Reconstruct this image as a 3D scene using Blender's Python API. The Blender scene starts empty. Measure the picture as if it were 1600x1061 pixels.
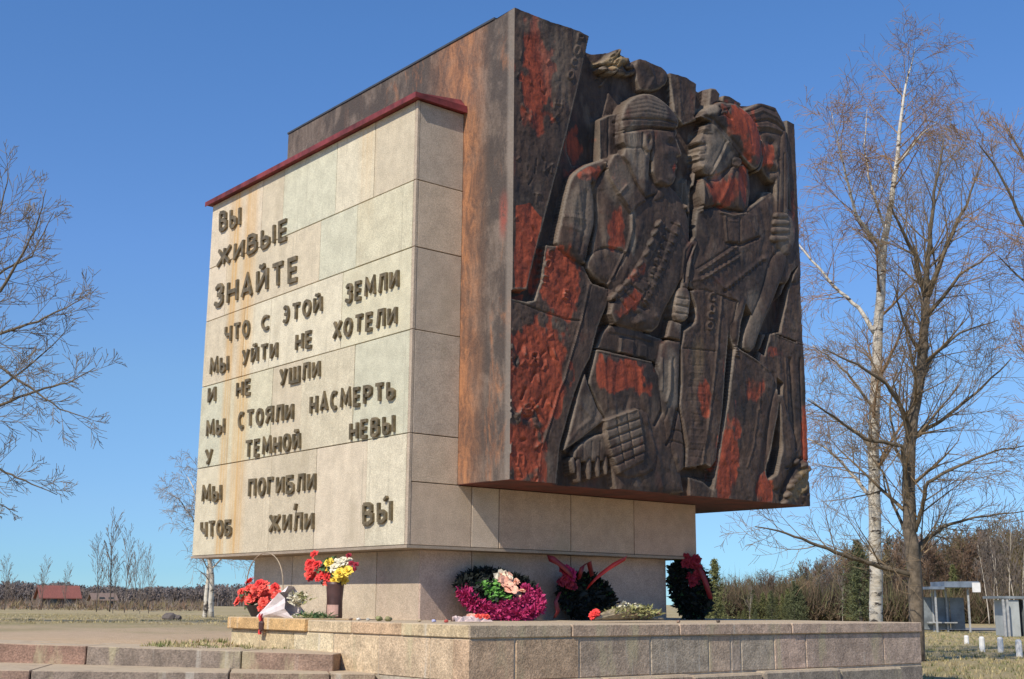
import bpy, bmesh, math, random
import numpy as np
from mathutils import Vector, Matrix
random.seed(7); RNG = np.random.RandomState(11)
S = bpy.context.scene
C = S.collection
# ---------------------------------------------------------------- camera
F_PX, YAW, PIT, ROL = 1936.8, 0.879, 0.2097, 0.008
CAM = np.array([-7.0577, -10.1063, 0.1678])
FW = np.array([math.cos(YAW)*math.cos(PIT), math.sin(YAW)*math.cos(PIT), math.sin(PIT)])
_R = np.array([math.sin(YAW), -math.cos(YAW), 0.]); _U = np.cross(_R, FW)
RT = _R*math.cos(ROL)+_U*math.sin(ROL); UP = -_R*math.sin(ROL)+_U*math.cos(ROL)
cd = bpy.data.cameras.new('camera'); cam = bpy.data.objects.new('camera', cd); C.objects.link(cam)
cd.sensor_width = 36; cd.lens = F_PX/1600*36; cd.clip_end = 6000; cd.clip_start = .1
M3 = Matrix((RT, UP, -FW)).transposed().to_4x4(); M3.translation = Vector(CAM); cam.matrix_world = M3
S.camera = cam
# ---------------------------------------------------------------- sky and sun
SUN_L = np.array([1.0, 0.31, -1.02]); SUN_L /= np.linalg.norm(SUN_L)
w_ = bpy.data.worlds.new('World'); S.world = w_; w_.use_nodes = True
nt = w_.node_tree; bg = nt.nodes['Background']
sk = nt.nodes.new('ShaderNodeTexSky'); sk.sky_type = 'NISHITA'; sk.sun_disc = False
sk.sun_elevation = math.asin(-SUN_L[2]); sk.sun_rotation = math.atan2(-SUN_L[0], -SUN_L[1])
sk.air_density = 0.7; sk.dust_density = 0.0; sk.ozone_density = 6.0
tc = nt.nodes.new('ShaderNodeTexCoord'); sx = nt.nodes.new('ShaderNodeSeparateXYZ'); cr = nt.nodes.new('ShaderNodeValToRGB'); mx = nt.nodes.new('ShaderNodeMix')
mx.data_type = 'RGBA'; mx.blend_type = 'MULTIPLY'; mx.inputs[0].default_value = 1
nt.links.new(tc.outputs['Generated'], sx.inputs[0]); nt.links.new(sx.outputs[2], cr.inputs[0])
SKY_TONE = [(0.0, (.40,.58,.70)), (.023, (.43,.60,.71)), (.073, (.63,.72,.78)), (.174, (.90,.98,.95)), (.27, (.97,1.10,1.18)), (.44, (.93,1.20,1.34))]   # clear dry spring air: colour with height, the same all round
while len(cr.color_ramp.elements) < len(SKY_TONE): cr.color_ramp.elements.new(.5)
for el, (p_, c_) in zip(cr.color_ramp.elements, SKY_TONE): el.position = p_
for el, (p_, c_) in zip(cr.color_ramp.elements, SKY_TONE): el.color = (*c_, 1)
nt.links.new(sk.outputs[0], mx.inputs[6]); nt.links.new(cr.outputs[0], mx.inputs[7])
nt.links.new(mx.outputs[2], bg.inputs[0]); bg.inputs[1].default_value = 0.15
sd = bpy.data.lights.new('sun', 'SUN'); sd.energy = 5.0; sd.angle = math.radians(.53); sd.color = (1, .92, .79)
so = bpy.data.objects.new('sun', sd); C.objects.link(so)
so.rotation_euler = Vector(SUN_L).to_track_quat('-Z', 'Y').to_euler(); so.location = (-20, -10, 25)
S.view_settings.view_transform = 'Standard'; S.view_settings.look = 'None'
S.view_settings.exposure = 0; S.view_settings.gamma = 1
try: S.view_settings.use_curve_mapping = False
except Exception: pass

# ---------------------------------------------------------------- helpers
def ray(px, py):
    return FW + (px-800)/F_PX*RT - (py-530.5)/F_PX*UP
def on(px, py, axis, val):                      # the point of a surveyed plane seen at a photo position
    d = ray(px, py); return CAM + d*((val-CAM[axis])/d[axis])
def at(px, py, depth): return CAM + ray(px, py)*depth
def proj(X):
    X = np.asarray(X, float)-CAM; z = X@FW
    return 800+F_PX*(X@RT)/z, 530.5-F_PX*(X@UP)/z
def link(name, me, parent=None, mat=None):
    o = bpy.data.objects.new(name, me); C.objects.link(o)
    if parent is not None: o.parent = parent
    if mat is not None and me is not None and not me.materials: me.materials.append(mat)
    return o
def tag(o, label=None, cat=None, group=None, kind=None):
    if label: o['label'] = label
    if cat: o['category'] = cat
    if group: o['group'] = group
    if kind: o['kind'] = kind
    return o
def empty(name, label, cat, loc=(0, 0, 0), group=None):
    o = bpy.data.objects.new(name, None); C.objects.link(o); o.location = loc; o.empty_display_size = .1
    return tag(o, label, cat, group)
class MB:
    def __init__(s): s.v = []; s.f = []; s.mi = []
    def add(s, vs, fs, mi=0):
        b = len(s.v); s.v += [tuple(map(float, v)) for v in vs]
        s.f += [tuple(b+i for i in f) for f in fs]; s.mi += [mi]*len(fs)
    def box(s, a, b, mi=0):
        x0, y0, z0 = a; x1, y1, z1 = b
        s.add([(x0,y0,z0),(x1,y0,z0),(x1,y1,z0),(x0,y1,z0),(x0,y0,z1),(x1,y0,z1),(x1,y1,z1),(x0,y1,z1)],
              [(0,3,2,1),(4,5,6,7),(0,1,5,4),(1,2,6,5),(2,3,7,6),(3,0,4,7)], mi)
    def hexa(s, p, mi=0): s.add(p, [(0,3,2,1),(4,5,6,7),(0,1,5,4),(1,2,6,5),(2,3,7,6),(3,0,4,7)], mi)
    def tube(s, pts, rad, n=6, mi=0, cap=True):
        pts = [np.asarray(p, float) for p in pts]; m = len(pts)
        if np.isscalar(rad): rad = [rad]*m
        b = len(s.v); prev = None
        for i in range(m):
            t = pts[min(i+1, m-1)]-pts[max(i-1, 0)]; L = math.sqrt(t@t) or 1; t = t/L
            if prev is None:
                a = np.array([0, 0, 1.]) if abs(t[2]) < .9 else np.array([1., 0, 0])
                x = np.cross(t, a)
            else: x = prev-t*(prev@t)
            x /= (math.sqrt(x@x) or 1); prev = x; y = np.cross(t, x)
            for k in range(n):
                a = 2*math.pi*k/n
                q = pts[i]+(x*math.cos(a)+y*math.sin(a))*rad[i]; s.v.append((q[0], q[1], q[2]))
        for i in range(m-1):
            for k in range(n):
                k2 = (k+1) % n
                s.f.append((b+i*n+k, b+i*n+k2, b+(i+1)*n+k2, b+(i+1)*n+k)); s.mi.append(mi)
        if cap and n > 3:
            s.f.append(tuple(b+k for k in range(n))[::-1]); s.f.append(tuple(b+(m-1)*n+k for k in range(n))); s.mi += [mi, mi]
    def lathe(s, c, prof, n=16, mi=0):
        b = len(s.v); m = len(prof)
        for r, z in prof:
            for k in range(n):
                a = 2*math.pi*k/n; s.v.append((c[0]+r*math.cos(a), c[1]+r*math.sin(a), c[2]+z))
        for i in range(m-1):
            for k in range(n):
                k2 = (k+1) % n; s.f.append((b+i*n+k, b+i*n+k2, b+(i+1)*n+k2, b+(i+1)*n+k)); s.mi.append(mi)
    def mesh(s, name, mats, smooth=False):
        me = bpy.data.meshes.new(name); me.from_pydata(s.v, [], s.f)
        for m in (mats if isinstance(mats, (list, tuple)) else [mats]): me.materials.append(m)
        if any(s.mi): me.polygons.foreach_set('material_index', s.mi)
        if smooth: me.polygons.foreach_set('use_smooth', [True]*len(s.f))
        me.update(); return me
    def build(s, name, mats, parent=None, smooth=False, bevel=0):
        o = link(name, s.mesh(name, mats, smooth), parent)
        if bevel:
            bm = bmesh.new(); bm.from_mesh(o.data)
            bmesh.ops.bevel(bm, geom=list(bm.edges), offset=bevel, segments=1, affect='EDGES', clamp_overlap=True)
            bm.to_mesh(o.data); bm.free()
        return o
# ---------------------------------------------------------------- materials
class Mat:
    def __init__(s, name, rough=.8, metal=0, spec=None):
        s.m = bpy.data.materials.new(name); s.m.use_nodes = True; s.t = s.m.node_tree
        s.b = s.t.nodes['Principled BSDF']; s.b.inputs['Roughness'].default_value = rough
        s.b.inputs['Metallic'].default_value = metal
        if spec is not None: s.b.inputs['Specular IOR Level'].default_value = spec
        s.pos = None
    def n(s, t, **k):
        q = s.t.nodes.new(t)
        for a, v in k.items(): setattr(q, a, v)
        return q
    def setin(s, sock, v):
        if isinstance(v, bpy.types.NodeSocket): s.t.links.new(v, sock)
        else:
            if sock.type == 'RGBA' and len(v) == 3: v = (*v, 1)
            sock.default_value = v
    def P(s, scale=(1, 1, 1), local=False):
        if local: src = s.n('ShaderNodeTexCoord').outputs['Object']
        else: src = s.n('ShaderNodeNewGeometry').outputs['Position']
        mp = s.n('ShaderNodeMapping'); mp.inputs['Scale'].default_value = scale; s.t.links.new(src, mp.inputs[0]); return mp.outputs[0]
    def noise(s, scale=(1, 1, 1), sc=1, det=4, rough=.6, dist=0, local=False):
        q = s.n('ShaderNodeTexNoise'); s.t.links.new(s.P(scale, local), q.inputs['Vector'])
        q.inputs['Scale'].default_value = sc; q.inputs['Detail'].default_value = det
        q.inputs['Roughness'].default_value = rough; q.inputs['Distortion'].default_value = dist; return q.outputs['Fac']
    def rng(s, v, a, b, c=0., d=1., smooth=True):
        q = s.n('ShaderNodeMapRange'); q.interpolation_type = 'SMOOTHSTEP' if smooth else 'LINEAR'
        s.setin(q.inputs[0], v)
        for i, x in enumerate((a, b, c, d)): q.inputs[i+1].default_value = x
        return q.outputs[0]
    def math(s, op, a, b=0., c=0.):
        q = s.n('ShaderNodeMath', operation=op); s.setin(q.inputs[0], a); s.setin(q.inputs[1], b); s.setin(q.inputs[2], c); return q.outputs[0]
    def mix(s, f, a, b, mode='MIX'):
        q = s.n('ShaderNodeMix', data_type='RGBA', blend_type=mode)
        s.setin(q.inputs[0], f); s.setin(q.inputs[6], a); s.setin(q.inputs[7], b); return q.outputs[2]
    def xyz(s):
        q = s.n('ShaderNodeSeparateXYZ'); s.t.links.new(s.n('ShaderNodeNewGeometry').outputs['Position'], q.inputs[0]); return q.outputs
    def objcol(s): return s.n('ShaderNodeObjectInfo').outputs['Color']
    def rand(s): return s.n('ShaderNodeObjectInfo').outputs['Random']
    def attr(s, name): return s.n('ShaderNodeAttribute', attribute_name=name).outputs
    def col(s, c): s.setin(s.b.inputs['Base Color'], c); return s
    def bump(s, h, dist=.01, st=1.):
        q = s.n('ShaderNodeBump'); q.inputs['Distance'].default_value = dist; q.inputs['Strength'].default_value = st
        s.t.links.new(h, q.inputs['Height']); s.t.links.new(q.outputs[0], s.b.inputs['Normal']); return s
def simple(name, c, rough=.7, var=.25, sc=8, bump=0, metal=0, local=False, spec=None):
    m = Mat(name, rough, metal, spec); n = m.noise((1, 1, 1), sc, 5, .65, local=local)
    c1 = tuple(x*(1-var) for x in c); c2 = tuple(min(1, x*(1+var)) for x in c)
    m.col(m.mix(m.rng(n, .3, .7), c1, c2))
    if bump: m.bump(n, bump)
    return m.m
def band(m, coord, c, half, soft):
    d = m.math('ABSOLUTE', m.math('SUBTRACT', coord, c)); return m.rng(d, half, half+soft, 1., 0.)
def granite(name, rust=True):
    m = Mat(name, .75); oc = m.objcol()
    sp = m.noise((1, 1, 1), 90, 3, .8); md = m.noise((1, 1, 1), 5, 5, .7); big = m.noise((1, 1, .5), 1.6, 4, .6)
    c = m.mix(1., oc, m.mix(m.rng(sp, .35, .65), (.76, .74, .72), (1.16, 1.15, 1.12)), 'MULTIPLY')
    c = m.mix(1., c, m.mix(m.rng(md, .3, .7), (.86, .85, .83), (1.08, 1.07, 1.05)), 'MULTIPLY')
    c = m.mix(m.math('MULTIPLY', m.rng(big, .55, .75), .5), c, (.36, .30, .2))
    if rust:
        x, y, z = m.xyz(); st = m.noise((9, 9, .55), 1., 5, .7, .4); st2 = m.rng(m.noise((25, 25, .3), 1., 3, .6), .35, .7)
        f = m.math('MULTIPLY', m.rng(st, .42, .62), .0)
        for v0, h, s_, a, z0, z1 in RUST:
            q = m.math('MULTIPLY', band(m, y, v0, h, s_), a)
            q = m.math('MULTIPLY', q, m.rng(z, z0-.8, z1, 0., 1.))
            f = m.math('MAXIMUM', f, m.math('MULTIPLY', q, m.math('ADD', m.math('MULTIPLY', st2, .6), .4)))
        c = m.mix(f, c, (.55, .30, .07))
        drip = m.math('MULTIPLY', m.rng(m.noise((14, 14, .35), 1., 4, .7), .58, .72), .35)
        c = m.mix(drip, c, (.25, .22, .16))
    m.col(c); m.bump(m.math('ADD', sp, m.math('MULTIPLY', md, 1.5)), .006, .6); return m.m
# ---------------------------------------------------------------- surveyed sizes (metres)
Wn, Dd, Wd = .6094, .8511, 4.73      # wall thickness, overhang of the cube, width of the cube
ZS, ZB, ZT, ZD = 5.363, .72, 6.294, 1.344
LV, DV, LB, EP, EV = 4.733, 3.872, 4.198, .318, .205
PU, PV, PR, PL = -.92, -2.19, 5.38, 1.82
vx = lambda px, py: on(px, py, 0, 0)[1]
RUST = [(vx(385, 480), .03, .26, .75, .5, 1.), (vx(345, 800), .02, .15, .8, -2, 0.), (vx(575, 230), .03, .2, .4, 4.6, 5.3), (vx(372,300), .03, .25, .6, 4.3, 5.)]
M_gr = granite('granite_facing'); M_pl = granite('granite_plinth', False)
M_mortar = simple('mortar', (.20, .17, .14), .9, .3, 20)
M_core = simple('concrete_core', (.12, .10, .09), .9, .2, 10)
M_letter = Mat('cast_letter', .55, .35)
M_letter.col(M_letter.mix(M_letter.rng(M_letter.noise((1,1,1), 12, 4), .35, .7), (.11, .085, .045), (.24, .18, .10))); M_letter = M_letter.m
M_roof = simple('red_roof_paint', (.15, .024, .026), .7, .5, 4, .01)
# rusty cast side of the cube
m = Mat('weathered_cube_side', .85); x, y, z = m.xyz()
s1 = m.noise((2.6, 2.6, .75), 1., 7, .72, .6); s2 = m.noise((1.2, 1.2, .9), 1.4, 6, .7, .3); s3 = m.noise((7, 7, 2.4), 1., 7, .8, .5)
c = m.mix(m.rng(s3, .3, .7), (.085, .06, .046), (.19, .145, .115))
c = m.mix(m.math('MULTIPLY', m.rng(s2, .42, .56), .85), c, (.055, .042, .036))
of = m.math('MULTIPLY', m.rng(s1, .53, .68), .85)
nb = m.math('MULTIPLY', m.rng(y, -.50, -.08, 0., 1.), m.rng(s2, .3, .5, .55, 1.))
hi = m.rng(y, 3.5, .5, .35, 1.)
nb = m.math('MULTIPLY', nb, m.rng(y, .1, .8, 1., 0.))
of = m.math('MAXIMUM', m.math('MULTIPLY', of, hi), m.math('MULTIPLY', nb, m.rng(s3, .35, .6, .45, .95)))
c = m.mix(of, c, m.mix(m.rng(s3, .35, .7), (.20, .085, .045), (.42, .185, .08)))
edge = band(m, y, -.83, .05, .06); c = m.mix(m.math('MULTIPLY', edge, .6), c, (.24, .2, .165))
rm = m.math('MULTIPLY', band(m, y, -.70, .01, .09), band(m, z, 4.05, .05, .28)); c = m.mix(m.math('MULTIPLY', rm, m.rng(s3, .4, .55)), c, (.25, .07, .05))
m.col(c); m.bump(m.math('ADD', s3, m.noise((1, 1, 1), 30, 4)), .012, .7); M_side = m.m
m = Mat('cube_underside', .8); c = m.mix(m.rng(m.noise((1,1,1), 3, 5), .35, .65), (.06, .018, .013), (.15, .035, .022)); m.col(c); M_under = m.m
# relief
m = Mat('weathered_relief', .6, spec=.25); a = m.attr('paint')
sepn = m.n('ShaderNodeSeparateColor'); m.t.links.new(a[0], sepn.inputs[0]); R_, G_, B_ = sepn.outputs[0], sepn.outputs[1], sepn.outputs[2]
n1 = m.noise((1, 1, .6), 3.2, 7, .7, .3); n2 = m.noise((1, 1, .35), 9, 6, .75); n3 = m.noise((1, 1, 1), 45, 4, .7)
c = m.mix(m.rng(n2, .3, .7), (.042, .026, .019), (.098, .064, .046))
c = m.mix(m.rng(n1, .52, .72), c, (.125, .092, .068))
c = m.mix(m.math('MULTIPLY', m.rng(n1, .42, .3), .6), c, (.11, .045, .032))
so_n = m.noise((1, 1, 1), 1.3, 5, .6); c = m.mix(m.math('MULTIPLY', m.rng(so_n, .48, .62), .65), c, (.022, .019, .018))
pf = m.math('MULTIPLY', m.rng(m.math('ADD', m.math('MULTIPLY', n1, .8), m.math('ADD', m.math('MULTIPLY', n2, .5), m.math('MULTIPLY', R_, .6))), .82, 1.12), m.rng(R_, 0., .35))
c = m.mix(m.math('MULTIPLY', pf, m.rng(n3, .25, .55, .55, .95)), c, m.mix(m.rng(n2, .3, .65), (.11, .026, .015), (.34, .068, .030)))
c = m.mix(m.math('MULTIPLY', G_, m.rng(n3, .3, .55, .4, 1.)), c, (.34, .24, .12))
c = m.mix(m.math('MULTIPLY', B_, m.rng(n3, .3, .5, .5, .9)), c, (.33, .27, .205))  # B mask: pale colour imitating highlights on patches and raised edges
m.col(c); m.bump(m.math('ADD', m.math('MULTIPLY', n3, .6), n2), .012, .6); M_rel = m.m

# ---------------------------------------------------------------- monument
mon = empty('war_memorial', 'large granite war memorial with rust-streaked dark cube relief of soldiers and raised lettering', 'monument')
CREAM = [(.60,.545,.41), (.575,.54,.40), (.61,.53,.41), (.55,.54,.42), (.57,.50,.375), (.62,.57,.44)]
PINK = [(.56,.45,.34), (.50,.41,.32), (.53,.415,.31), (.48,.40,.32), (.58,.47,.35)]
def panel(name, a, b, axis, mat, tint, parent, lift=0., bev=.004):
    """a slab of stone between corners a and b"""
    mb = MB(); a = list(a); b = list(b); a[axis] -= lift
    mb.box(a, b); o = mb.build(name, mat, parent, bevel=bev); o.color = (*tint, 1); return o
G = .0045
tw = MB(); tw.box((.035, .035, ZB+.004), (Wn, LV, ZS)); tw.box((Wn, .035, ZB+.004), (LB-.03, LV*.8, ZD-.004))
tw = tw.build('text_wall', M_mortar, mon)
zr = [ZB, on(640, 676, 0, 0)[2], on(640, 515, 0, 0)[2], on(648, 384.5, 0, 0)[2], on(648, 281, 0, 0)[2], ZS]
vj = [[(369,780),(422,780),(493,760),(572,760)], [(358,650),(424,640),(471,620),(553,600)], [(380,540),(421,540),(534,480)],
      [(352,460),(500,390),(558,360)], [(410,320),(443,310),(526,270),(586,230)]]
rr = random.Random(3); CS = .045
tints = {(0,0):0,(1,4):3,(3,2):3,(3,3):1,(4,1):4,(4,2):3,(3,1):4}
for r in range(5):
    vs = sorted([vx(*q) for q in vj[r]]+[CS, LV])
    vs_ = vs[::-1]
    for i in range(len(vs_)-1):
        t = CREAM[tints.get((r, i), rr.randrange(6))]; k = rr.uniform(.93, 1.05); t = tuple(x*k for x in t)
        panel('granite_panel', (0, vs_[i+1]+G, zr[r]+G), (.033, vs_[i]-G, zr[r+1]-G), 0, M_gr, t, tw, rr.uniform(0, .004))
    # slim corner piece and the return on the narrow side
    panel('corner_strip', (-.004, -.004, zr[r]+G*.6), (.033, CS-G, zr[r+1]-G*.6), 0, M_gr, (.44,.36,.28), tw, 0)
    panel('granite_panel', (.036, -rr.uniform(0, .004), zr[r]+G), (Wn-.002 if zr[r] > ZD-.1 else Wn+.17, .033, (zr[r+1]-G) if (zr[r] > ZD-.1 ) else zr[r+1]-G), 1, M_pl, PINK[rr.randrange(5)], tw) if r != 0 else None
xb = lambda px, py=800: on(px, py, 1, 0)[0]
# bottom row of the south side, below and beside the cube
cuts = [.036, xb(737, 800)]
panel('granite_panel', (.036, 0, ZB+G), (cuts[1]-G, .033, ZD-.006), 1, M_pl, PINK[2], tw)
panel('granite_panel', (.036, -.002, ZD+.002), (Wn-.002, .033, zr[1]-G), 1, M_pl, PINK[0], tw) if zr[1] > ZD+.05 else None
cc = [xb(737), xb(780), xb(892), xb(990.6), LB]
for i in range(4): panel('granite_panel', (cc[i]+G, -rr.uniform(0,.003), ZB+G), (cc[i+1]-G, .033, ZD-.006), 1, M_pl, [(.56,.46,.36),(.50,.375,.28),(.52,.385,.28),(.52,.37,.275)][i], tw)
mb = MB(); mb.box((-.012, -.012, ZB-.028), (LB+.01, LV+.01, ZB)); o = mb.build('base_course', M_pl, tw); o.color = (.33, .27, .21, 1)
# red sheet roof
mb = MB(); z0, z1 = ZS+.004, ZS+.055
mb.hexa([(-.075,-.06,z0),(Wn-.002,-.06,z0),(Wn-.002,LV+.07,z0),(-.075,LV+.07,z0),(-.075,-.06,z1),(Wn-.002,-.06,z1+.02),(Wn-.002,LV+.07,z1+.1),(-.075,LV+.07,z1)])
mb.box((-.082, -.067, ZS-.012), (-.0755, LV+.077, ZS+.05)); mb.box((-.0755, -.067, ZS-.005), (Wn-.002, -.0605, ZS+.045))
mb.hexa([(-.05,-.04,z1+.001),(Wn-.003,-.04,z1+.021),(Wn-.003,LV+.04,z1+.021),(-.05,LV+.04,z1+.001),(-.05,-.04,z1+.003),(Wn-.003,.05,z1+.13),(Wn-.003,LV-.05,z1+.13),(-.05,LV+.04,z1+.003)])
mb.build('roof_flashing', M_roof, tw)
# ---- raised lettering, every letter a casting of its own (strokes on a 0..1 x 0..1 box)
def arc(cx, cy, rx, ry, a0, a1, n=9): return [(cx+rx*math.cos(math.radians(a0+(a1-a0)*i/n)), cy+ry*math.sin(math.radians(a0+(a1-a0)*i/n))) for i in range(n+1)]
GL = {
 'В': [[(0,0),(0,1)], [(0,1),(.55,1),(.85,.88),(.85,.66),(.55,.54),(0,.54)], [(.55,.54),(.95,.42),(.95,.13),(.6,0),(0,0)]],
 'Ы': [[(0,0),(0,1)], [(0,.52),(.36,.52),(.56,.38),(.56,.14),(.36,0),(0,0)], [(1,0),(1,1)]],
 'Ь': [[(0,0),(0,1)], [(0,.52),(.6,.52),(.95,.38),(.95,.14),(.6,0),(0,0)]],
 'Ж': [[(.5,0),(.5,1)], [(0,1),(.44,.5),(0,0)], [(1,1),(.56,.5),(1,0)]],
 'И': [[(0,1),(0,0)], [(0,.06),(1,.94)], [(1,0),(1,1)]],
 'Й': [[(0,1),(0,0)], [(0,.06),(1,.94)], [(1,0),(1,1)], [(.25,1.22),(.5,1.12),(.75,1.22)]],
 'Е': [[(.9,1),(0,1),(0,0),(.9,0)], [(0,.52),(.8,.52)]],
 'З': [[(.05,.86),(.35,1),(.7,1),(.92,.84),(.9,.66),(.55,.53),(.3,.53)], [(.55,.53),(.95,.38),(.95,.15),(.65,0),(.3,0),(0,.14)]],
 'Н': [[(0,0),(0,1)], [(1,0),(1,1)], [(0,.5),(1,.5)]],
 'А': [[(0,0),(.5,1),(1,0)], [(.2,.3),(.8,.3)]],
 'Т': [[(0,1),(1,1)], [(.5,0),(.5,1)]],
 'Ч': [[(0,1),(0,.6),(.2,.45),(1,.45)], [(1,0),(1,1)]],
 'О': [arc(.5,.5,.5,.5,0,360,12)],
 'С': [arc(.55,.5,.55,.5,55,305,11)],
 'Э': [arc(.42,.5,.5,.5,130,-130,11), [(.3,.5),(.9,.5)]],
 'М': [[(0,0),(.08,1),(.5,.3),(.92,1),(1,0)]],
 'Л': [[(0,0),(.15,.1),(.3,1),(1,1),(1,0)]],
 'У': [[(0,1),(.52,.36)], [(1,1),(.45,.12),(.15,0)]],
 'Х': [[(0,0),(1,1)], [(0,1),(1,0)]],
 'Ш': [[(0,1),(0,0),(1,0),(1,1)], [(.5,0),(.5,1)]],
 'Я': [[(1,0),(1,1),(.35,1),(.05,.86),(.05,.62),(.35,.5),(1,.5)], [(.5,.5),(0,0)]],
 'Р': [[(0,0),(0,1),(.6,1),(.95,.86),(.95,.6),(.6,.46),(0,.46)]],
 'П': [[(0,0),(0,1),(1,1),(1,0)]],
 'Г': [[(0,0),(0,1),(.95,1)]],
 'Б': [[(.9,1),(0,1),(0,0),(.6,0),(.95,.14),(.95,.4),(.6,.54),(0,.54)]],
}
WID = {'Ы':1.3,'Ж':1.4,'М':1.25,'Ш':1.4,'Г':.85,'Е':.85,'Ь':.9,'С':.9,'Э':.9,'З':.9}
WORDS = [('ВЫ',342,330.5,342,363,375,353,375,322),('ЖИВЫЕ',340,390,337.7,419.4,449,374,449,339),('ЗНАЙТЕ',335,445.5,333,482,465.6,438.6,465.6,398),
 ('ЧТО',351,508,350,536.5,388.8,526,388.8,499),('С',408,493,407.6,517,420.8,514,420.8,490),('ЭТОЙ',441,478,440,507,502,487.4,502,461),('ЗЕМЛИ',539,444,537.8,475,621.5,449,621.5,418.7),
 ('МЫ',327.7,561,327,587.4,356,580,356,553.5),('УЙТИ',378,546,376.7,572,432.5,559,432.5,532),('НЕ',461.5,521,460.4,549,487,542,487,514),('ХОТЕЛИ',520.7,501,518.8,531,618.7,506.4,618.7,476),
 ('И',324.7,605,324,631.5,336,628.5,336,602),('НЕ',369,596,368.4,621,391,616,391,590),('УШЛИ',436,576,436,603.6,499,589.5,499,561),
 ('МЫ',321.7,658,321,683.5,350,678,350,651.5),('СТОЯЛИ',372,643,371,671,457,656,457,628),('НАСМЕРТЬ',483.7,617,483,648,616,624,616,593),
 ('У',320,702,320,727,331,725,331,700),('ТЕМНОЙ',383,688,382,717,468,702.4,468,674),('НЕВЫ',545.6,659,545,689,615,677,615,646),
 ('МЫ',315,759.7,314.5,786,344.7,783,344.7,755),('ПОГИБЛИ',388,748,387,777.8,491.7,767,491.7,737),
 ('ЧТОБ',312.6,814,312.6,842,360.5,837,360.5,811),('ЖИЛИ',420,804,419,833,488.6,828.7,488.6,798.5),('ВЫ',566,786,566,823,611,816,611,779.6)]
def stroke(mb, pts, w, d, closed):
    """a flat bar with mitred corners along pts (v,z), standing d proud of the wall"""
    P = [np.array(p, float) for p in pts]; n = len(P); Lf, Rt = [], []
    if closed: P = P[:-1]; n = len(P)
    for i in range(n):
        a = P[(i-1) % n] if (closed or i > 0) else None; b = P[(i+1) % n] if (closed or i < n-1) else None
        d1 = (P[i]-a) if a is not None else (b-P[i]); d2 = (b-P[i]) if b is not None else (P[i]-a)
        d1 = d1/(np.linalg.norm(d1)+1e-9); d2 = d2/(np.linalg.norm(d2)+1e-9)
        n1 = np.array([-d1[1], d1[0]]); n2 = np.array([-d2[1], d2[0]]); m_ = n1+n2; m_ /= (np.linalg.norm(m_)+1e-9)
        k = w/2/max(.5, m_@n1); Lf.append(P[i]+m_*k); Rt.append(P[i]-m_*k)
    b0 = len(mb.v)
    for i in range(n):
        for q in (Lf[i], Rt[i]): mb.v.append((-.003, q[0], q[1])); mb.v.append((-d, q[0], q[1]))
    for i in range(n if closed else n-1):
        j = (i+1) % n; L0, L1, R0, R1 = [b0+4*i+k for k in (0,1,2,3)]; l0, l1, r0, r1 = [b0+4*j+k for k in (0,1,2,3)]
        mb.f += [(L1,l1,r1,R1), (L0,l0,l1,L1), (R1,r1,r0,R0)]; mb.mi += [0]*3
    if not closed:
        e = b0+4*(n-1); mb.f += [(b0,b0+1,b0+3,b0+2), (e+2,e+3,e+1,e)]; mb.mi += [0]*2
lr = random.Random(5)
for wd_, *q in WORDS:
    TL, BL, BR, TR = [on(q[2*i], q[2*i+1], 0, -.03)[1:] for i in range(4)]
    wl = [WID.get(ch, 1.) for ch in wd_]; gap = .34; tot = sum(wl)+gap*(len(wl)-1); p = 0
    hgt = .5*(np.linalg.norm(TL-BL)+np.linalg.norm(TR-BR)); sw = hgt*.165
    for ch, wi in zip(wd_, wl):
        mb = MB(); s0 = p/tot; s1 = (p+wi)/tot; p += wi+gap
        jy = lr.uniform(-.02, .02); sk_ = lr.uniform(-.03, .03); half = sw/2/np.linalg.norm(BR-BL)
        for k, st in enumerate(GL[ch]):
            P = []
            for (a, b) in st:
                s_ = (s0+half)+(s1-s0-2*half)*(a+sk_*(b-.5)); bb = .09+b*.82+jy
                P.append((BL*(1-s_)+BR*s_)*(1-bb)+(TL*(1-s_)+TR*s_)*bb)
            stroke(mb, P, sw, .032+.0012*k, np.linalg.norm(P[0]-P[-1]) < 1e-6)
        mb.build('letter', M_letter, tw)
for q in ((604, 776, 600, 782), (462, 787, 460, 797)):       # stress marks over the last line
    a, b = on(q[0], q[1], 0, -.03)[1:], on(q[2], q[3], 0, -.03)[1:]; mb = MB(); stroke(mb, [a, b], .03, .04, False); mb.build('stress_mark', M_letter, tw)
# ---- pedestal
ped = MB(); z0 = -.45; ped.box((EP+.03, EV+.03, z0), (LB-EP, 3.66, ZB-.03)); ped = ped.build('pedestal', M_mortar, mon)
cu = [EP+.0, on(800,900,1,EV)[0], on(905,900,1,EV)[0], LB-EP]
cu = [EP, on(737,900,1,EV)[0], on(892,900,1,EV)[0], LB-EP]
for i in range(3): panel('granite_panel', (cu[i]+(G if i else 0), EV-.001*i, z0), (cu[i+1]-G, EV+.029, ZB-.03), 1, M_pl, [(.50,.38,.31),(.47,.36,.295),(.50,.38,.31)][i], ped)
cv = [EV+.031, on(587,930,0,EP)[1], on(455,930,0,EP)[1], 3.676]
for i in range(3): panel('granite_panel', (EP-.001*i, cv[i]+(G if i else 0), z0), (EP+.029, cv[i+1]-G, ZB-.03), 0, M_pl, [(.50,.41,.32),(.55,.47,.36),(.50,.43,.34)][i], ped)
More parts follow.
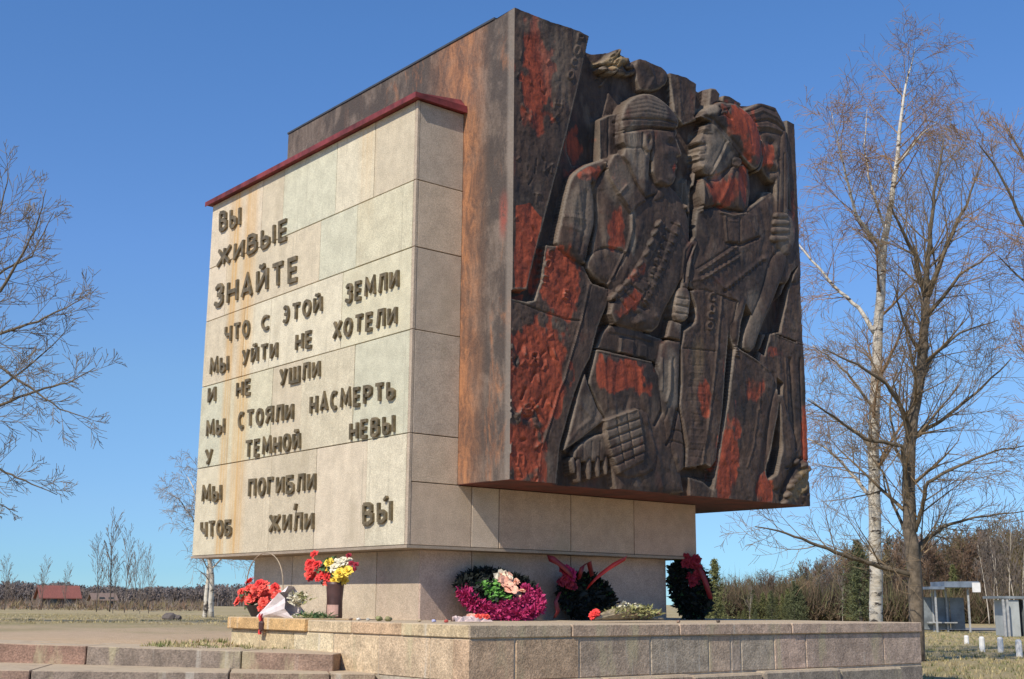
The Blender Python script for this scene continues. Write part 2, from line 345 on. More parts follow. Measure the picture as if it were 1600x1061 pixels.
# ---------------------------------------------------------------- the cube and its relief
cube = MB(); F0 = -Dd+.32
cube.box((Wn, F0, ZD+.006), (Wn+Wd, DV, ZT-.012))
cube = cube.build('relief_cube', M_side, mon)
mb = MB(); mb.box((Wn+.002, F0, ZD), (Wn+Wd-.002, DV-.002, ZD+.0055)); mb.build('cube_soffit', M_under, cube)
mb = MB(); mb.box((Wn-.012, F0+.01, ZT-.011), (Wn+Wd+.01, DV+.012, ZT+.012)); mb.build('top_flashing', simple('dark_flashing', (.045,.05,.06), .6, .2), cube)
# ---------------------------------------------------------------- carved relief: one height field, cut into the things it shows
NU, NZ = 500, 520
gu = np.linspace(Wn, Wn+Wd, NU); gz = np.linspace(ZD, ZT, NZ)
GU, GZ = np.meshgrid(gu, gz)                    # [z,u]
H = np.full(GU.shape, -.21); OWN = np.zeros(GU.shape, int); NAMES = ['relief_background']
PAINT = np.zeros(GU.shape+(3,))
_pc = {}; KD = .60      # real depth of the carving: all heights below are given in carver's units
def px_at(h):
    k = round(h, 3)
    if k not in _pc:
        X = np.stack([GU, np.full(GU.shape, -Dd-k*KD), GZ], -1); _pc[k] = proj(X)
    return _pc[k]
def vnoise(shape, cell, seed):
    r = np.random.RandomState(seed); ny, nx = int(shape[0]/cell[0])+3, int(shape[1]/cell[1])+3
    g = r.rand(ny, nx)*2-1; yy = np.arange(shape[0])/cell[0]; xx = np.arange(shape[1])/cell[1]
    yi = yy.astype(int); xi = xx.astype(int); fy = (yy-yi); fx = (xx-xi); fy = fy*fy*(3-2*fy); fx = fx*fx*(3-2*fx)
    a = g[np.ix_(yi, xi)]*(1-fx)+g[np.ix_(yi, xi+1)]*fx; b = g[np.ix_(yi+1, xi)]*(1-fx)+g[np.ix_(yi+1, xi+1)]*fx
    return a*(1-fy)[:, None]+b*fy[:, None]
N_big = vnoise(H.shape, (60, 50), 1); N_med = vnoise(H.shape, (16, 12), 2); N_sm = vnoise(H.shape, (6, 5), 3); N_fine = vnoise(H.shape, (2.6, 2.2), 4)
N_str = vnoise(H.shape, (40, 5), 5)
LUMP = .45*N_med+.22*N_sm+.10*N_fine
def sdf(poly, h):
    """signed distance in photo pixels (positive inside), on the box round the polygon only"""
    X, Y = px_at(h); P = np.array(poly, float); x0, y0 = P.min(0)-9; x1, y1 = P.max(0)+9
    m = (X > x0) & (X < x1) & (Y > y0) & (Y < y1); x = X[m]; y = Y[m]
    d = np.full(x.shape, 1e9); ins = np.zeros(x.shape, bool); n = len(P)
    for i in range(n):
        ax, ay = P[i]; bx, by = P[(i+1) % n]; ex, ey = bx-ax, by-ay
        t = np.clip(((x-ax)*ex+(y-ay)*ey)/(ex*ex+ey*ey+1e-9), 0, 1)
        d = np.minimum(d, (x-ax-ex*t)**2+(y-ay-ey*t)**2)
        c = ((ay > y) != (by > y)) & (x < (bx-ax)*(y-ay)/(by-ay+1e-12)+ax); ins ^= c
    d = np.sqrt(d); return m, np.where(ins, d, -d), x, y
def sm(t): t = np.clip(t, 0, 1); return t*t*(3-2*t)
def own(name):
    if name not in NAMES: NAMES.append(name)
    return NAMES.index(name)
def rnd(poly, it=2):
    for _ in range(it):
        q = []
        for i in range(len(poly)):
            a = np.array(poly[i], float); b = np.array(poly[(i+1) % len(poly)], float); q += [tuple(a*.75+b*.25), tuple(a*.25+b*.75)]
        poly = q
    return poly
def lay(name, poly, h, bev=2., rise=.02, tilt=(0, 0), lump=0., streak=0., round_=0, mode='set'):
    """lay a carved shape: h = height of its rim, rise = how much it swells over bev pixels"""
    if round_: poly = rnd(poly, round_)
    m, s, x, y = sdf(poly, h)
    t = np.clip(s/bev, 0, 1); pr = np.sqrt(1-(1-t)**2)
    cx, cy = np.mean(np.array(poly), 0)
    val = h+rise*pr+tilt[0]*(x-cx)+tilt[1]*(y-cy)+(lump*LUMP[m]+streak*N_str[m])*sm(t)
    a = sm((s+.7)/1.4); old = H[m]
    if mode == 'max': a = a*(val > old)
    H[m] = old*(1-a)+val*a
    o = OWN[m]; o[a > .5] = own(name); OWN[m] = o
CLIP = [None]
def line(pts, r, amp, h=-.03, taper=False):
    """ridge (amp>0) or groove (amp<0) along pts"""
    X, Y = px_at(h); P = np.array(pts, float); x0, y0 = P.min(0)-4*r; x1, y1 = P.max(0)+4*r
    m = (X > x0) & (X < x1) & (Y > y0) & (Y < y1); x = X[m]; y = Y[m]; d = np.full(x.shape, 1e9)
    for i in range(len(P)-1):
        ax, ay = P[i]; ex, ey = P[i+1]-P[i]; t = np.clip(((x-ax)*ex+(y-ay)*ey)/(ex*ex+ey*ey+1e-9), 0, 1)
        d = np.minimum(d, (x-ax-ex*t)**2+(y-ay-ey*t)**2)
    H[m] += amp*np.exp(-d/(r*r))*(1 if CLIP[0] is None else (OWN[m] == own(CLIP[0])))
def bump(cx, cy, rx, ry, amp, ang=0, h=-.02, dome=False, name=None, base=None):
    X, Y = px_at(h); R = 3*max(rx, ry); m = (abs(X-cx) < R) & (abs(Y-cy) < R); x = X[m]-cx; y = Y[m]-cy
    a = math.radians(ang); p = x*math.cos(a)+y*math.sin(a); q = -x*math.sin(a)+y*math.cos(a); e = (p/rx)**2+(q/ry)**2
    if dome:
        v = (base if base is not None else h)+amp*np.sqrt(np.clip(1-e, 0, 1)); ok = (e < 1) & (v > H[m]); t = H[m]; t[ok] = v[ok]; H[m] = t
        if name: o = OWN[m]; o[ok] = own(name); OWN[m] = o
    else: H[m] += amp*np.exp(-e*1.2)*(1 if CLIP[0] is None else (OWN[m] == own(CLIP[0])))
def paint(ch, cx, cy, rx, ry, k=1., ang=0, h=-.03):
    X, Y = px_at(h); R = 2.2*max(rx, ry); m = (abs(X-cx) < R) & (abs(Y-cy) < R); x = X[m]-cx; y = Y[m]-cy
    a = math.radians(ang); p = x*math.cos(a)+y*math.sin(a); q = -x*math.sin(a)+y*math.cos(a)
    e = np.sqrt((p/rx)**2+(q/ry)**2)+.30*N_med[m]+.2*N_sm[m]+.2*N_str[m]
    PAINT[m, ch] = np.maximum(PAINT[m, ch], k*sm((1.28-e)/.75))
def paintpoly(ch, poly, k=1., soft=3, h=-.03):
    m, s, x, y = sdf(poly, h); PAINT[m, ch] = np.maximum(PAINT[m, ch], k*sm((s+2.2*N_med[m]+soft*.5)/soft))
# -- background planes
H += .012*N_big+.01*LUMP
lay('relief_background', [(885,40),(935,66),(950,130),(935,185),(932,255),(888,262),(880,240)], -.31, 3, .01, tilt=(.0024,0), lump=.02)
lay('relief_background', [(1045,108),(1088,128),(1086,190),(1066,196),(1052,175)], -.06, 3, .01, lump=.02)
lay('relief_background', [(1228,182),(1250,190),(1275,500),(1275,620),(1245,620),(1243,420),(1232,300)], -.07, 3, .01, lump=.01)
lay('relief_background', [(990,84),(1010,92),(1038,103),(1044,118),(1036,138),(1012,146),(992,140)], -.10, 14, .07, round_=1, lump=.02)
lay('relief_background', [(1107,136),(1123,143),(1121,160),(1104,168)], -.07, 3, .05)
lay('relief_background', [(1127,141),(1150,150),(1160,160),(1140,164),(1126,158)], -.08, 4, .04, round_=1)
line([(1060,112),(1066,190)], 2, .015); line([(1008,96),(1022,120),(1012,140)], 3, .03)
# -- upper right block, strips behind the figures on the right
lay('coat_panel', [(1224,430),(1272,440),(1275,545),(1207,521),(1219,458)], -.09, 3, .015, lump=.02)
lay('coat_panel', [(1190,522),(1208,521),(1275,548),(1280,800),(1165,800),(1181,640),(1183,560)], -.085, 4, .02, lump=.018, streak=.004)
lay('coat_panel', [(1203,629),(1215,600),(1228,640),(1247,700),(1228,745),(1211,772),(1200,746),(1197,700)], -.06, 10, .05, round_=1, lump=.015)
line([(1237,560),(1242,640),(1246,700)], 2.2, -.05); line([(1252,560),(1258,720)], 1.6, -.04); line([(1229,560),(1232,650)], 1., .02)
line([(1190,521),(1208,520),(1247,536)], 1.3, .02)
# -- left boards with inscriptions
B = [(797,466),(822,471),(834,469),(845,440),(852,382),(870,385),(887,402),(912,416),(924,441),(909,501),(882,590),(873,615),(846,701),(836,770),(790,770)]
lay('inscription_board', B, -.055, 2.5, .01, lump=.030)
A = [(790,-10),(860,10),(922,53),(905,130),(888,200),(862,300),(836,400),(823,453),(790,453)]
lay('inscription_board', A, -.012, 2.5, .010, lump=.018, streak=.006)
line([(806,470),(850,487),(880,497),(905,501),(950,506),(1010,516),(1080,545),(1130,550)], 1., -.03)
line([(895,210),(865,300),(843,390)], 1., .012)
# column of carved characters on the boards: Р О С С, А И, С С, С Н О
def glyph(ch, cx, cy, w, hh, ang=12, amp=.022, h=-.01):
    a = math.radians(ang)
    for st in GL[ch]:
        P = []
        for p, q in st:
            X_ = (p-.5)*w; Y_ = (.5-q)*hh; P.append((cx+X_*math.cos(a)-Y_*math.sin(a), cy+X_*math.sin(a)+Y_*math.cos(a)))
        line(P, 1.35, amp, h)
for ch, x_, y_ in (('Р',907,63),('О',902,80),('С',897,98),('О',891,118)): glyph(ch, x_, y_, 9, 12)
for ch, x_, y_ in (('Н',872,163),('Х',866,184),('И',856,262),('Т',838,310)): glyph(ch, x_, y_, 11, 14, 8, .016)
for ch, x_, y_ in (('С',859,396),('О',855,413),('С',849,437),('Е',884,460)): glyph(ch, x_, y_, 8, 12, 10, .03, -.06)
for ch, x_, y_ in (('Я',834,560),('З',824,640),('Л',812,718)): glyph(ch, x_, y_, 12, 18, 0, .02, -.06)
for i in range(26):
    x_ = random.uniform(806, 860); y_ = random.uniform(40, 400)
    line([(x_, y_), (x_+random.uniform(-6, 6), y_+random.uniform(3, 12))], 1.2, random.choice((.02, -.02)), -.01)
for i in range(40):
    x_ = random.uniform(803, 870-max(0, 0)); y_ = random.uniform(510, 745)
    if x_ > 880-(y_-510)*.17: continue
    line([(x_, y_), (x_+random.uniform(-9, 9), y_+random.uniform(4, 16))], 1.8, random.choice((.028, -.028)), -.06)
bump(827,652,7,5,-.05); bump(820,688,5,4,-.04); bump(816,545,5,10,-.03, 20)
# -- board behind the head
lay('plank', [(934,187),(952,179),(973,177),(976,246),(935,256)], -.10, 2.5, .02, tilt=(-.0006, 0), lump=.01); line([(935,190),(936,250)], 1.2, .02, -.09)
line([(950,185),(950,246)], 1.4, -.03, -.09)
# -- hand with carnations at the top
for cx, cy, r, a_ in ((951,92,11,.09),(962,84,10,.11),(968,97,11,.12),(957,108,10,.10),(977,92,9,.10),(985,99,8,.08),(973,110,9,.07),(946,105,7,.06),(981,112,7,.05),(990,108,8,.05)):
    bump(cx, cy, r, r*.8, a_+.02, dome=True, h=-.05, base=-.13, name='carved_flowers')
for i in range(34): bump(random.uniform(944,990), random.uniform(80,118), 2.6, 2.2, random.choice((.03, -.035)), h=-.05)
line([(960,110),(952,122),(946,130)], 2, .04, -.1)
# -- plank with a rope edge, centre left
Cc = [(922,441),(952,452),(951,470),(934,512),(922,560),(911,580),(896,620),(875,695),(868,770),(836,770),(846,701),(873,610),(881,590),(907,501)]
lay('diagonal_plank', Cc, -.045, 2, .012, lump=.008, streak=.004)
line([(921,444),(908,501),(882,590),(873,612),(846,701),(840,760)], 1.1, .022, -.03); line([(924.5,446),(911,503),(885,592),(876,614),(850,701)], .9, -.02, -.03)
for i in range(44):
    t = i/44; bump(883-37*t, 590+112*t, 1.5, 1.1, .018, h=-.03)
# deep shadow recess between plank and coat
lay('relief_background', [(895,620),(905,600),(914,582),(905,640),(878,705),(888,720),(886,770),(866,770),(875,695)], -.28, 2, 0)
# ================= left soldier
SO = 'soldier_with_cap'
lay(SO, [(930,546),(938,546),(1021,566),(1033,590),(1045,640),(1052,690),(1068,770),(1015,775),(960,770),(950,700),(946,660),(918,600)], -.075, 16, .055, lump=.012)          # coat skirt / knee
line([(931,547),(960,554),(1020,566)], 1.6, .022, -.03); line([(1021,567),(1032,592),(1034,640),(1022,664)], 2.4, -.06, -.05); line([(944,560),(948,640)], 2, .012); line([(1000,580),(1006,640)], 3, .016)
lay(SO, [(913,581),(918,600),(930,630),(944,657),(912,682),(879,706),(886,680),(896,640),(905,605)], -.06, 5, .03, lump=.012)       # coat flap
lay(SO, [(950,508),(980,512),(1017,524),(1035,530),(1032,586),(1021,566),(938,546),(930,545),(940,520)], -.10, 6, .03)             # belt zone
lay(SO, [(950,508),(980,513),(1018,524),(1018,536),(980,526),(948,520)], -.085, 3, .03)
lay(SO, [(969,526),(990,532),(989,556),(966,551)], -.07, 2.5, .035); line([(970,529),(968,550)], 1.2, .025, -.05); lay(SO, [(997,536),(1011,541),(1010,560),(996,557)], -.08, 2.5, .03)
TOR = [(926,288),(945,262),(970,262),(1000,262),(1030,280),(1052,296),(1068,318),(1076,350),(1075,390),(1066,430),(1052,460),(1038,482),(1024,520),(1000,518),(960,508),(950,500),(948,470),(950,447),(930,440),(922,410),(924,380),(930,350),(929,313)]
lay(SO, TOR, -.055, 34, .085, round_=1, lump=.012)
ARM = [(958,244),(922,254),(903,264),(890,276),(884,296),(877,330),(869,366),(866,384),(887,402),(910,416),(926,436),(950,446),(966,414),(950,420),(930,420),(913,402),(922,382),(930,351),(930,313),(926,288),(945,262)]
lay(SO, [(958,244),(922,254),(903,264),(890,276),(884,296),(877,330),(869,366),(866,384),(887,402),(911,417),(918,400),(923,381),(930,351),(930,313),(927,288),(945,262)], -.045, 20, .085, round_=1, lump=.012)
line([(925,288),(930,313),(930,351),(922,383),(914,404)], 2.6, -.075, -.02)
lay(SO, [(912,414),(925,395),(940,385),(975,392),(968,412),(952,444),(928,437)], -.04, 10, .05, round_=1, lump=.008)
line([(985,336),(985,360),(978,389),(966,413),(951,444)], 1.7, .035, .01); line([(990,338),(989,362),(982,391),(970,415)], 1.4, -.02, .01)
for a_, b_ in (((872,352),(905,362)),((876,338),(910,344)),((900,290),(905,350))): line([a_, b_], 3, .012)
line([(905,275),(940,268)], 3, .012); line([(940,330),(946,400)], 4, .012); line([(958,320),(962,400)], 3, -.01)
for i in range(9):
    for j in range(4): bump(882+i*3.9+j*.5, 330+j*4+i*.6, 1.3, 1.2, .009, h=.03)
# collar and neck
lay(SO, [(958,241),(966,240),(985,250),(1008,262),(1022,290),(1030,300),(1020,312),(1000,316),(984,333),(968,312),(956,288),(948,262),(952,250)], .01, 9, .045, round_=1, lump=.006)
line([(946,254),(952,276),(965,300),(980,318)], 1.5, .03, .03); line([(978,290),(966,303)], 1.5, .022, .05); line([(970,250),(985,275),(990,300)], 3, .014, .05)
line([(1000,316),(1014,308),(1028,304)], 2, -.045, .03); lay(SO, [(1018,312),(1026,298),(1034,290),(1041,296),(1036,308),(1024,316)], .01, 4, .04, round_=1)
lay(SO, [(1012,202),(1056,202),(1058,209),(1054.5,216),(1058,226),(1064,240),(1063,245),(1057,247),(1060,253),(1056.5,257),(1059,262),(1055,268),(1055,278),(1048,290),(1034,293),(1022,288),(1014,270)], .02, 20, .07, tilt=(-.0018, 0))
CLIP[0] = SO
bump(1048,216,9,3.5,.03, 12, .03); bump(1044,226,7,4.5,-.045, 12, .03); bump(1036,240,9,8,.03, 0, .03); line([(1054,222),(1059,234),(1062,243)], 3, .035, .0); bump(1054,262,6,3,.02, 0, .02); line([(1046,262),(1059,261)], 1.3, -.02, .02); bump(1049,280,8,6,.03, 0, .02); line([(1026,284),(1040,290),(1050,286)], 3, .02, .0)
CLIP[0] = None
lay(SO, [(971,204),(995,200),(1019,201),(1022,214),(1019,228),(1015,240),(1014,268),(1013,300),(1005,316),(990,312),(977,280),(967,250),(974,238),(977,231),(972,222)], .075, 12, .045, tilt=(.0002,-.00045), lump=.003)
lay(SO, [(958,241),(966,239),(978,256),(990,284),(1004,306),(1010,314),(998,320),(984,334),(968,312),(956,288),(948,262)], .04, 5, .03, lump=.004)
line([(946,254),(952,276),(965,300),(980,320)], 1.5, .03, .05); line([(978,290),(966,303)], 1.5, .022, .05)
CLIP[0] = SO
line([(975,229),(988,232),(1002,231),(1009,238)], 1.6, -.012, .1); line([(977,231),(986,240),(990,250)], 4, -.014, .1); line([(996,242),(996,296)], 3, -.010, .07); line([(1004,240),(1006,300)], 3, .010, .07)
lay(SO, [(1006,210),(1012,206),(1019,209),(1021,222),(1017,236),(1011,238),(1007,226)], .125, 2.5, .03, round_=2)
bump(1014.5,219,2.6,6,-.05, 0, .14); line([(1008,211),(1007.5,224),(1012,236)], 1.2, .015, .14); line([(1004,208),(1004,230),(1009,240)], 1.6, -.03, .12)
for i in range(8): line([(975+i*3.6, 211), (977+i*3.6, 223)], .9, -.007, .08)
CLIP[0] = None
CAPP = [(970,209),(969,187),(973,168),(981,157),(994,148),(1008,146),(1022,149),(1040,162),(1055,178),(1060,191),(1057,203),(1040,205),(1015,202),(990,205)]
lay(SO, CAPP, .03, 34, .11, round_=1, lump=.004)
line([(969,187),(1000,186),(1030,187),(1058,193)], 1.5, -.028, .10); line([(970,208),(992,205),(1015,202),(1056,203)], 1.7, -.035, .08)
for i in range(9): line([(975+i*2, 181-i*3.2), (1012, 178-i*3.4), (1050-i*2, 184-i*3)], 1.1, -.006 if i % 2 else .004, .12)
line([(975,197),(1012,195),(1055,198)], 1., .012, .12)
# hand, fingers down
lay(SO, [(895,701),(922,681),(945,676),(952,690),(952,712),(944,722),(893,722)], -.09, 6, .05, round_=1)
for x0, y0, x1, y1, r_ in ((892,714,895,738,4.6),(901,716,903,752,5.2),(918,716,919,748,5),(931,714,933,744,4.6),(944,712,945,740,4.2)):
    dx, dy = x1-x0, y1-y0; L_ = math.hypot(dx, dy); nx, ny = -dy/L_*r_, dx/L_*r_
    lay(SO, [(x0+nx,y0+ny),(x1+nx*.7,y1+ny*.7),(x1,y1+4),(x1-nx*.7,y1-ny*.7),(x0-nx,y0-ny)], -.10, 4, .055, round_=1)
for x_ in (903,912,925,938): line([(x_, 690),(x_-1, 716)], 1.2, -.012, -.05)
# grenade pouch with a grid of squares
GP = [(944,655),(999,637),(1006,700),(1024,726),(1004,742),(966,746),(954,712)]
lay('grenade_pouch', [(944,655),(1000,637),(1012,650),(1027,712),(1018,742),(966,750),(954,712)], -.03, 7, .04, round_=1)
lay('grenade_pouch', [(945,656),(994,638),(999,642),(1007,701),(1006,720),(966,741),(955,712),(948,684)], .02, 3, .03)
def q4(s_, t_): a = np.array((947.,658)), np.array((997.,641)), np.array((1008.,706)), np.array((961.,728)); return tuple((a[0]*(1-s_)+a[1]*s_)*(1-t_)+(a[3]*(1-s_)+a[2]*s_)*t_)
for i in range(1, 3): line([q4(i/3, 0), q4(i/3, 1.05)], 1.3, -.028, .05)
for j in range(1, 6): line([q4(0, j/5), q4(1, j/5)], 1.5, -.035, .05)
line([q4(-.03, 0), q4(-.03, 1)], 1.2, .014, .05); line([q4(0,-.02), q4(1,-.02)], 1.2, .014, .05); line([q4(1.0,0), q4(1.0,1)], 1., .012, .05)
# bandoliers of the left soldier
BD = [(1030,342),(1042,352),(1024,392),(1002,430),(965,472),(956,466),(985,430),(1012,384)]
lay('ammunition_belt', BD, .035, 3, .02, round_=1)
for cx, cy in ((1029.5,349),(1024,363),(1017,379),(1010.6,395),(1001,412),(992,427),(981,440),(970,451),(960,462)):
    bump(cx, cy, 7.5, 3.6, .05, -55, .06, dome=True, base=.045, name='ammunition_belt')
lay('ammunition_belt', [(995,433),(1016,445),(1000,472),(960,507),(952,490),(956,474),(978,455)], .02, 4, .035)
for t in (.25, .5, .75): line([(995-39*t, 433+43*t), (1016-48*t, 445+50*t)], 1.3, -.022, .05)
lay('ammunition_belt', [(1050,345),(1066,352),(1052,395),(1030,440),(1008,478),(1000,470),(1020,435),(1040,390)], .02, 3, .02, round_=1)
for i in range(10):
    t = i/9; bump(1060-50*t, 352+122*t, 5, 4.2, .035, -50, .04); line([(1050-48*t, 348+118*t), (1063-50*t, 356+120*t)], 1.1, -.025, .04)
for i in range(10):
    t = i/9; bump(1042-34*t, 356+112*t, 2.5, 2.2, .03, 0, .05)
for i in range(7): bump(1005+random.uniform(-12,20), 490+random.uniform(-12,18), 6, 5, random.choice((.03,-.035)), h=.0)
lay('relief_background', [(1074,330),(1086,330),(1083,370),(1070,392),(1066,430),(1058,452),(1046,500),(1038,530),(1030,528),(1036,485),(1054,458),(1067,428),(1076,390)], -.26, 2, 0)
# ================= older soldier at the right, behind
OS = 'older_soldier'
lay(OS, [(1186,300),(1207,300),(1226,320),(1243,340),(1250,400),(1252,440),(1219,445),(1190,440),(1160,400)], -.08, 12, .05, round_=1, lump=.012)
lay(OS, [(1181,205),(1200,196),(1222,200),(1228,226),(1226,250),(1224,268),(1216,286),(1202,288),(1190,270),(1181,240)], -.07, 16, .075, round_=2)
bump(1196,212,8,4,.02, 15); bump(1204,223,7,5,-.05, 0, -.02); bump(1211,234,4.5,10,.045, -12); bump(1208,246,6,5,.02); bump(1202,257,10,5,.05, 12); bump(1213,262,6,5,.03, 30); bump(1206,269,7,3,-.04); bump(1207,278,8,7,.035); bump(1191,238,7,11,.03)
bump(1222,226,4,4,-.03)
lay(OS, [(1158,168),(1170,163),(1189,164),(1206,169),(1216,178),(1226,192),(1229,212),(1215,212),(1195,207),(1180,205),(1166,190)], -.04, 16, .07, round_=1)
line([(1162,172),(1190,170),(1212,180)], 1.5, -.025, .01); line([(1168,178),(1190,176),(1222,192)], 1.3, .02, .01); line([(1175,190),(1200,190),(1226,202)], 2., -.04, .01); line([(1178,198),(1200,199),(1228,208)], 1.6, .02, .01)
# ================= soldier with the helmet
HS = 'soldier_with_helmet'
lay(HS, [(1090,318),(1118,320),(1162,326),(1190,310),(1207,300),(1211,330),(1212,380),(1207,420),(1195,455),(1175,500),(1160,545),(1140,545),(1130,480),(1077,456),(1074,430),(1084,395),(1084,350)], -.055, 26, .08, round_=1, lump=.014)
# long coat panel with carved letters
lay('coat_panel', [(1077,454),(1100,452),(1150,471),(1146,500),(1139,509),(1133,573),(1128,640),(1118,720),(1103,742),(1085,731),(1071,731),(1073,700),(1066,660),(1061,634),(1064,600),(1063,545),(1068,517),(1085,503),(1086,480)], -.02, 4, .022, lump=.018, streak=.005)
line([(1127,464),(1124,500),(1117,573),(1112,620),(1105,667),(1096,735)], 1.1, .025, .0); line([(1150,471),(1142,505),(1134,573),(1122,690)], 2.2, .012, .0)
for ch, x_, y_ in (('С',1113,464),('О',1112,482),('С',1110,493),('О',1109,509)): glyph(ch, x_, y_, 9, 12, 5, .03, .0)
line([(1068,544),(1118,549)], 1., -.02, 0); line([(1085,610),(1084,640),(1092,660)], 3, .02); bump(1095,612,9,24,.02, 8)
for i in range(14): y_ = 570+i*11; line([(1078,y_),(1100,y_+2)], 1.2, random.choice((.007,-.008)), 0)
lay('relief_background', [(1071,731),(1085,728),(1103,740),(1115,742),(1113,762),(1098,750),(1077,745)], -.28, 2, 0)
lay('coat_panel', [(1075,745),(1098,752),(1113,766),(1110,790),(1078,790)], -.06, 4, .02, lump=.015)
lay('relief_background', [(1147,480),(1160,500),(1158,540),(1146,538),(1136,630),(1126,682),(1114,756),(1104,742),(1118,720),(1128,640),(1134,573),(1140,509)], -.28, 2, 0)
lay('coat_panel', [(1147,538),(1158,547),(1180,560),(1200,577),(1210,592),(1206,618),(1199,650),(1192,690),(1184,742),(1174,800),(1108,790),(1115,753),(1126,682),(1136,630)], -.04, 6, .03, lump=.02, streak=.004)
line([(1184,640),(1178,690),(1167,730)], 1., .02, -.02); line([(1188,600),(1186,640)], 1.2, .015, -.02); line([(1156,548),(1180,562),(1202,580)], 1.4, .02, -.01)
for i in range(5): bump(1149+i*.8, 540+i*4, 3.4, 1.6, .035, 10, -.02)
lay('relief_background', [(1207,592),(1216,600),(1214,618),(1206,618)], -.18, 2, 0)
lay('relief_background', [(1202,632),(1206,700),(1198,742),(1186,750),(1184,735),(1192,690),(1199,650)], -.28, 2, 0)
lay('coat_panel', [(1184,745),(1192,738),(1201,750),(1212,782),(1212,800),(1180,800)], -.06, 3, .02, lump=.02)
# helmet, neck, face
lay(HS, [(1104,272),(1120,268),(1140,256),(1165,258),(1172,290),(1167,334),(1140,330),(1119,322),(1094,328),(1088,300),(1090,284)], -.03, 22, .09, round_=1)
line([(1144,262),(1136,290),(1124,318)], 3.5, .035, .03); line([(1150,270),(1152,322)], 3, .02, .03); line([(1156,264),(1166,300),(1166,328)], 4, -.03, .02)
line([(1094,328),(1119,322),(1142,328),(1168,332)], 2, -.045, .02); bump(1108,306,10,8,.02, 0, .03)
FC = [(1110,190),(1098,196),(1095.5,202),(1096.5,208),(1092,214),(1086.5,221),(1088,225),(1092,227),(1089.5,233),(1090.5,237),(1087.5,241.5),(1089.5,245.5),(1088,249),(1090.5,253),(1088,259),(1090,266),(1097,273),(1106,276.5),(1120,275),(1134,266),(1150,258),(1156,240),(1140,212),(1125,196)]
lay(HS, FC, .01, 17, .085, tilt=(-.0004, 0))
CLIP[0] = HS
bump(1101,200,7,3,.018, 20, .06); bump(1105,208.5,6.5,3.6,-.038, 20, .08); bump(1104.5,209,2.6,1.8,.018, 20, .06); line([(1101,206),(1111,208)], .9, .012, .07)
line([(1099,203),(1096,212),(1092,220)], 2.2, .016, .04); bump(1096,223,3,2.2,.014, 0, .05); line([(1095,227.5),(1102,226)], 1.5, -.022, .06); line([(1101,217),(1105,228),(1104,239)], 2.2, -.016, .08)
bump(1116,224,9,9,.022, 20, .09); bump(1095,234,4,2.4,.010,0,.06); line([(1089,241),(1100,240)], 1.1, -.02, .06); bump(1094,244.5,4,2,.012,0,.06); line([(1090,249.5),(1099,250.5)], 1.6, -.018, .06); bump(1096,261,6,5.5,.018,0,.06)
bump(1113,250,8,12,-.014, 15, .09); line([(1098,272),(1118,273),(1134,264)], 3, .014, .07)
line([(1138,222),(1130,240),(1120,260),(1111,276)], 1.3, .026, .10); line([(1134.5,221),(1126.5,239),(1116.5,259)], 1.1, -.018, .10)
bump(1150,254,6.5,8,.05, -20, .06, dome=True, base=.08, name=HS); bump(1149,253,3,4.5,-.045,-20,.11); line([(1146,262),(1152,262),(1156,256)], 1.4, .02, .1)
CLIP[0] = None
line([(1108,281),(1122,279),(1140,265)], 2.5, -.03, .05)
HM = [(1091,182),(1100,172),(1109,165),(1128,158),(1145,159),(1162,168),(1176,186),(1186,208),(1190,235),(1187,259),(1177,268),(1165,256),(1145,231),(1128,209),(1111,192),(1100,186)]
lay(HS, HM, .06, 30, .12, round_=1)
line([(1092,183),(1111,192),(1128,209),(1145,231),(1165,256),(1178,268)], 2.6, .028, .09); line([(1096,178),(1114,186),(1132,203),(1150,224),(1170,250)], 1.8, -.018, .12)
line([(1128,172),(1124,180),(1132,178),(1142,186),(1137,176),(1140,168),(1132,172),(1126,166)], 1.4, -.035, .15)
line([(1146,160),(1160,178),(1170,205),(1172,240)], 3, .016, .15); line([(1156,166),(1168,190),(1174,225)], 2, -.018, .15)
lay(HS, [(1188,214),(1194,226),(1192,256),(1186,270),(1178,268),(1187,259),(1190,236)], .0, 5, .03, round_=1)
# pocket flap, bandoliers, arms
lay(HS, [(1126,331),(1146,336),(1166,332),(1178,335),(1186,352),(1184,370),(1158,380),(1136,378),(1133,345)], .015, 4, .025, lump=.006)
line([(1127,332),(1146,337),(1168,331)], 1.6, .025, .03); line([(1133,338),(1136,377)], 1.4, .028, .04); line([(1157,340),(1157,378)], 1.3, -.022, .04); line([(1136,380),(1158,383),(1186,371)], 2.2, -.045, .02)
line([(1140,345),(1154,346)], 1., .012, .04); line([(1170,345),(1180,362)], 2., .012, .04); line([(1168,330),(1190,312),(1207,301)], 2., .022, .02)
for k_, (a_, b_) in enumerate((((1150,386),(1096,423)), ((1152,403),(1098,436)))):
    for i in range(9):
        t = i/8; bump(a_[0]+(b_[0]-a_[0])*t, a_[1]+(b_[1]-a_[1])*t, 3.6, 1.6, .035, -34, .03)
line([(1153,378),(1090,420)], 1.2, -.02, .03); line([(1156,396),(1096,430)], 1.4, -.016, .03)
for i in range(12):
    t = i/11; x_ = 1194-58*t; y_ = 404+46*t; bump(x_, y_, 4.5, 4, .035, 0, .0); bump(x_-4, y_+5, 3, 3, -.045, 0, .0)
line([(1078,440),(1110,430),(1150,470)], 2, .012, .0)
lay(OS, [(1218,384),(1230,400),(1222,430),(1206,470),(1186,517),(1175,552),(1158,548),(1157,532),(1165,506),(1182,470),(1190,440),(1196,410)], -.05, 9, .07, round_=1, lump=.006)
lay('relief_background', [(1232,420),(1225,432),(1219,458),(1207,521),(1190,523),(1182,558),(1174,552),(1186,517),(1206,470),(1222,430)], -.28, 2, 0)
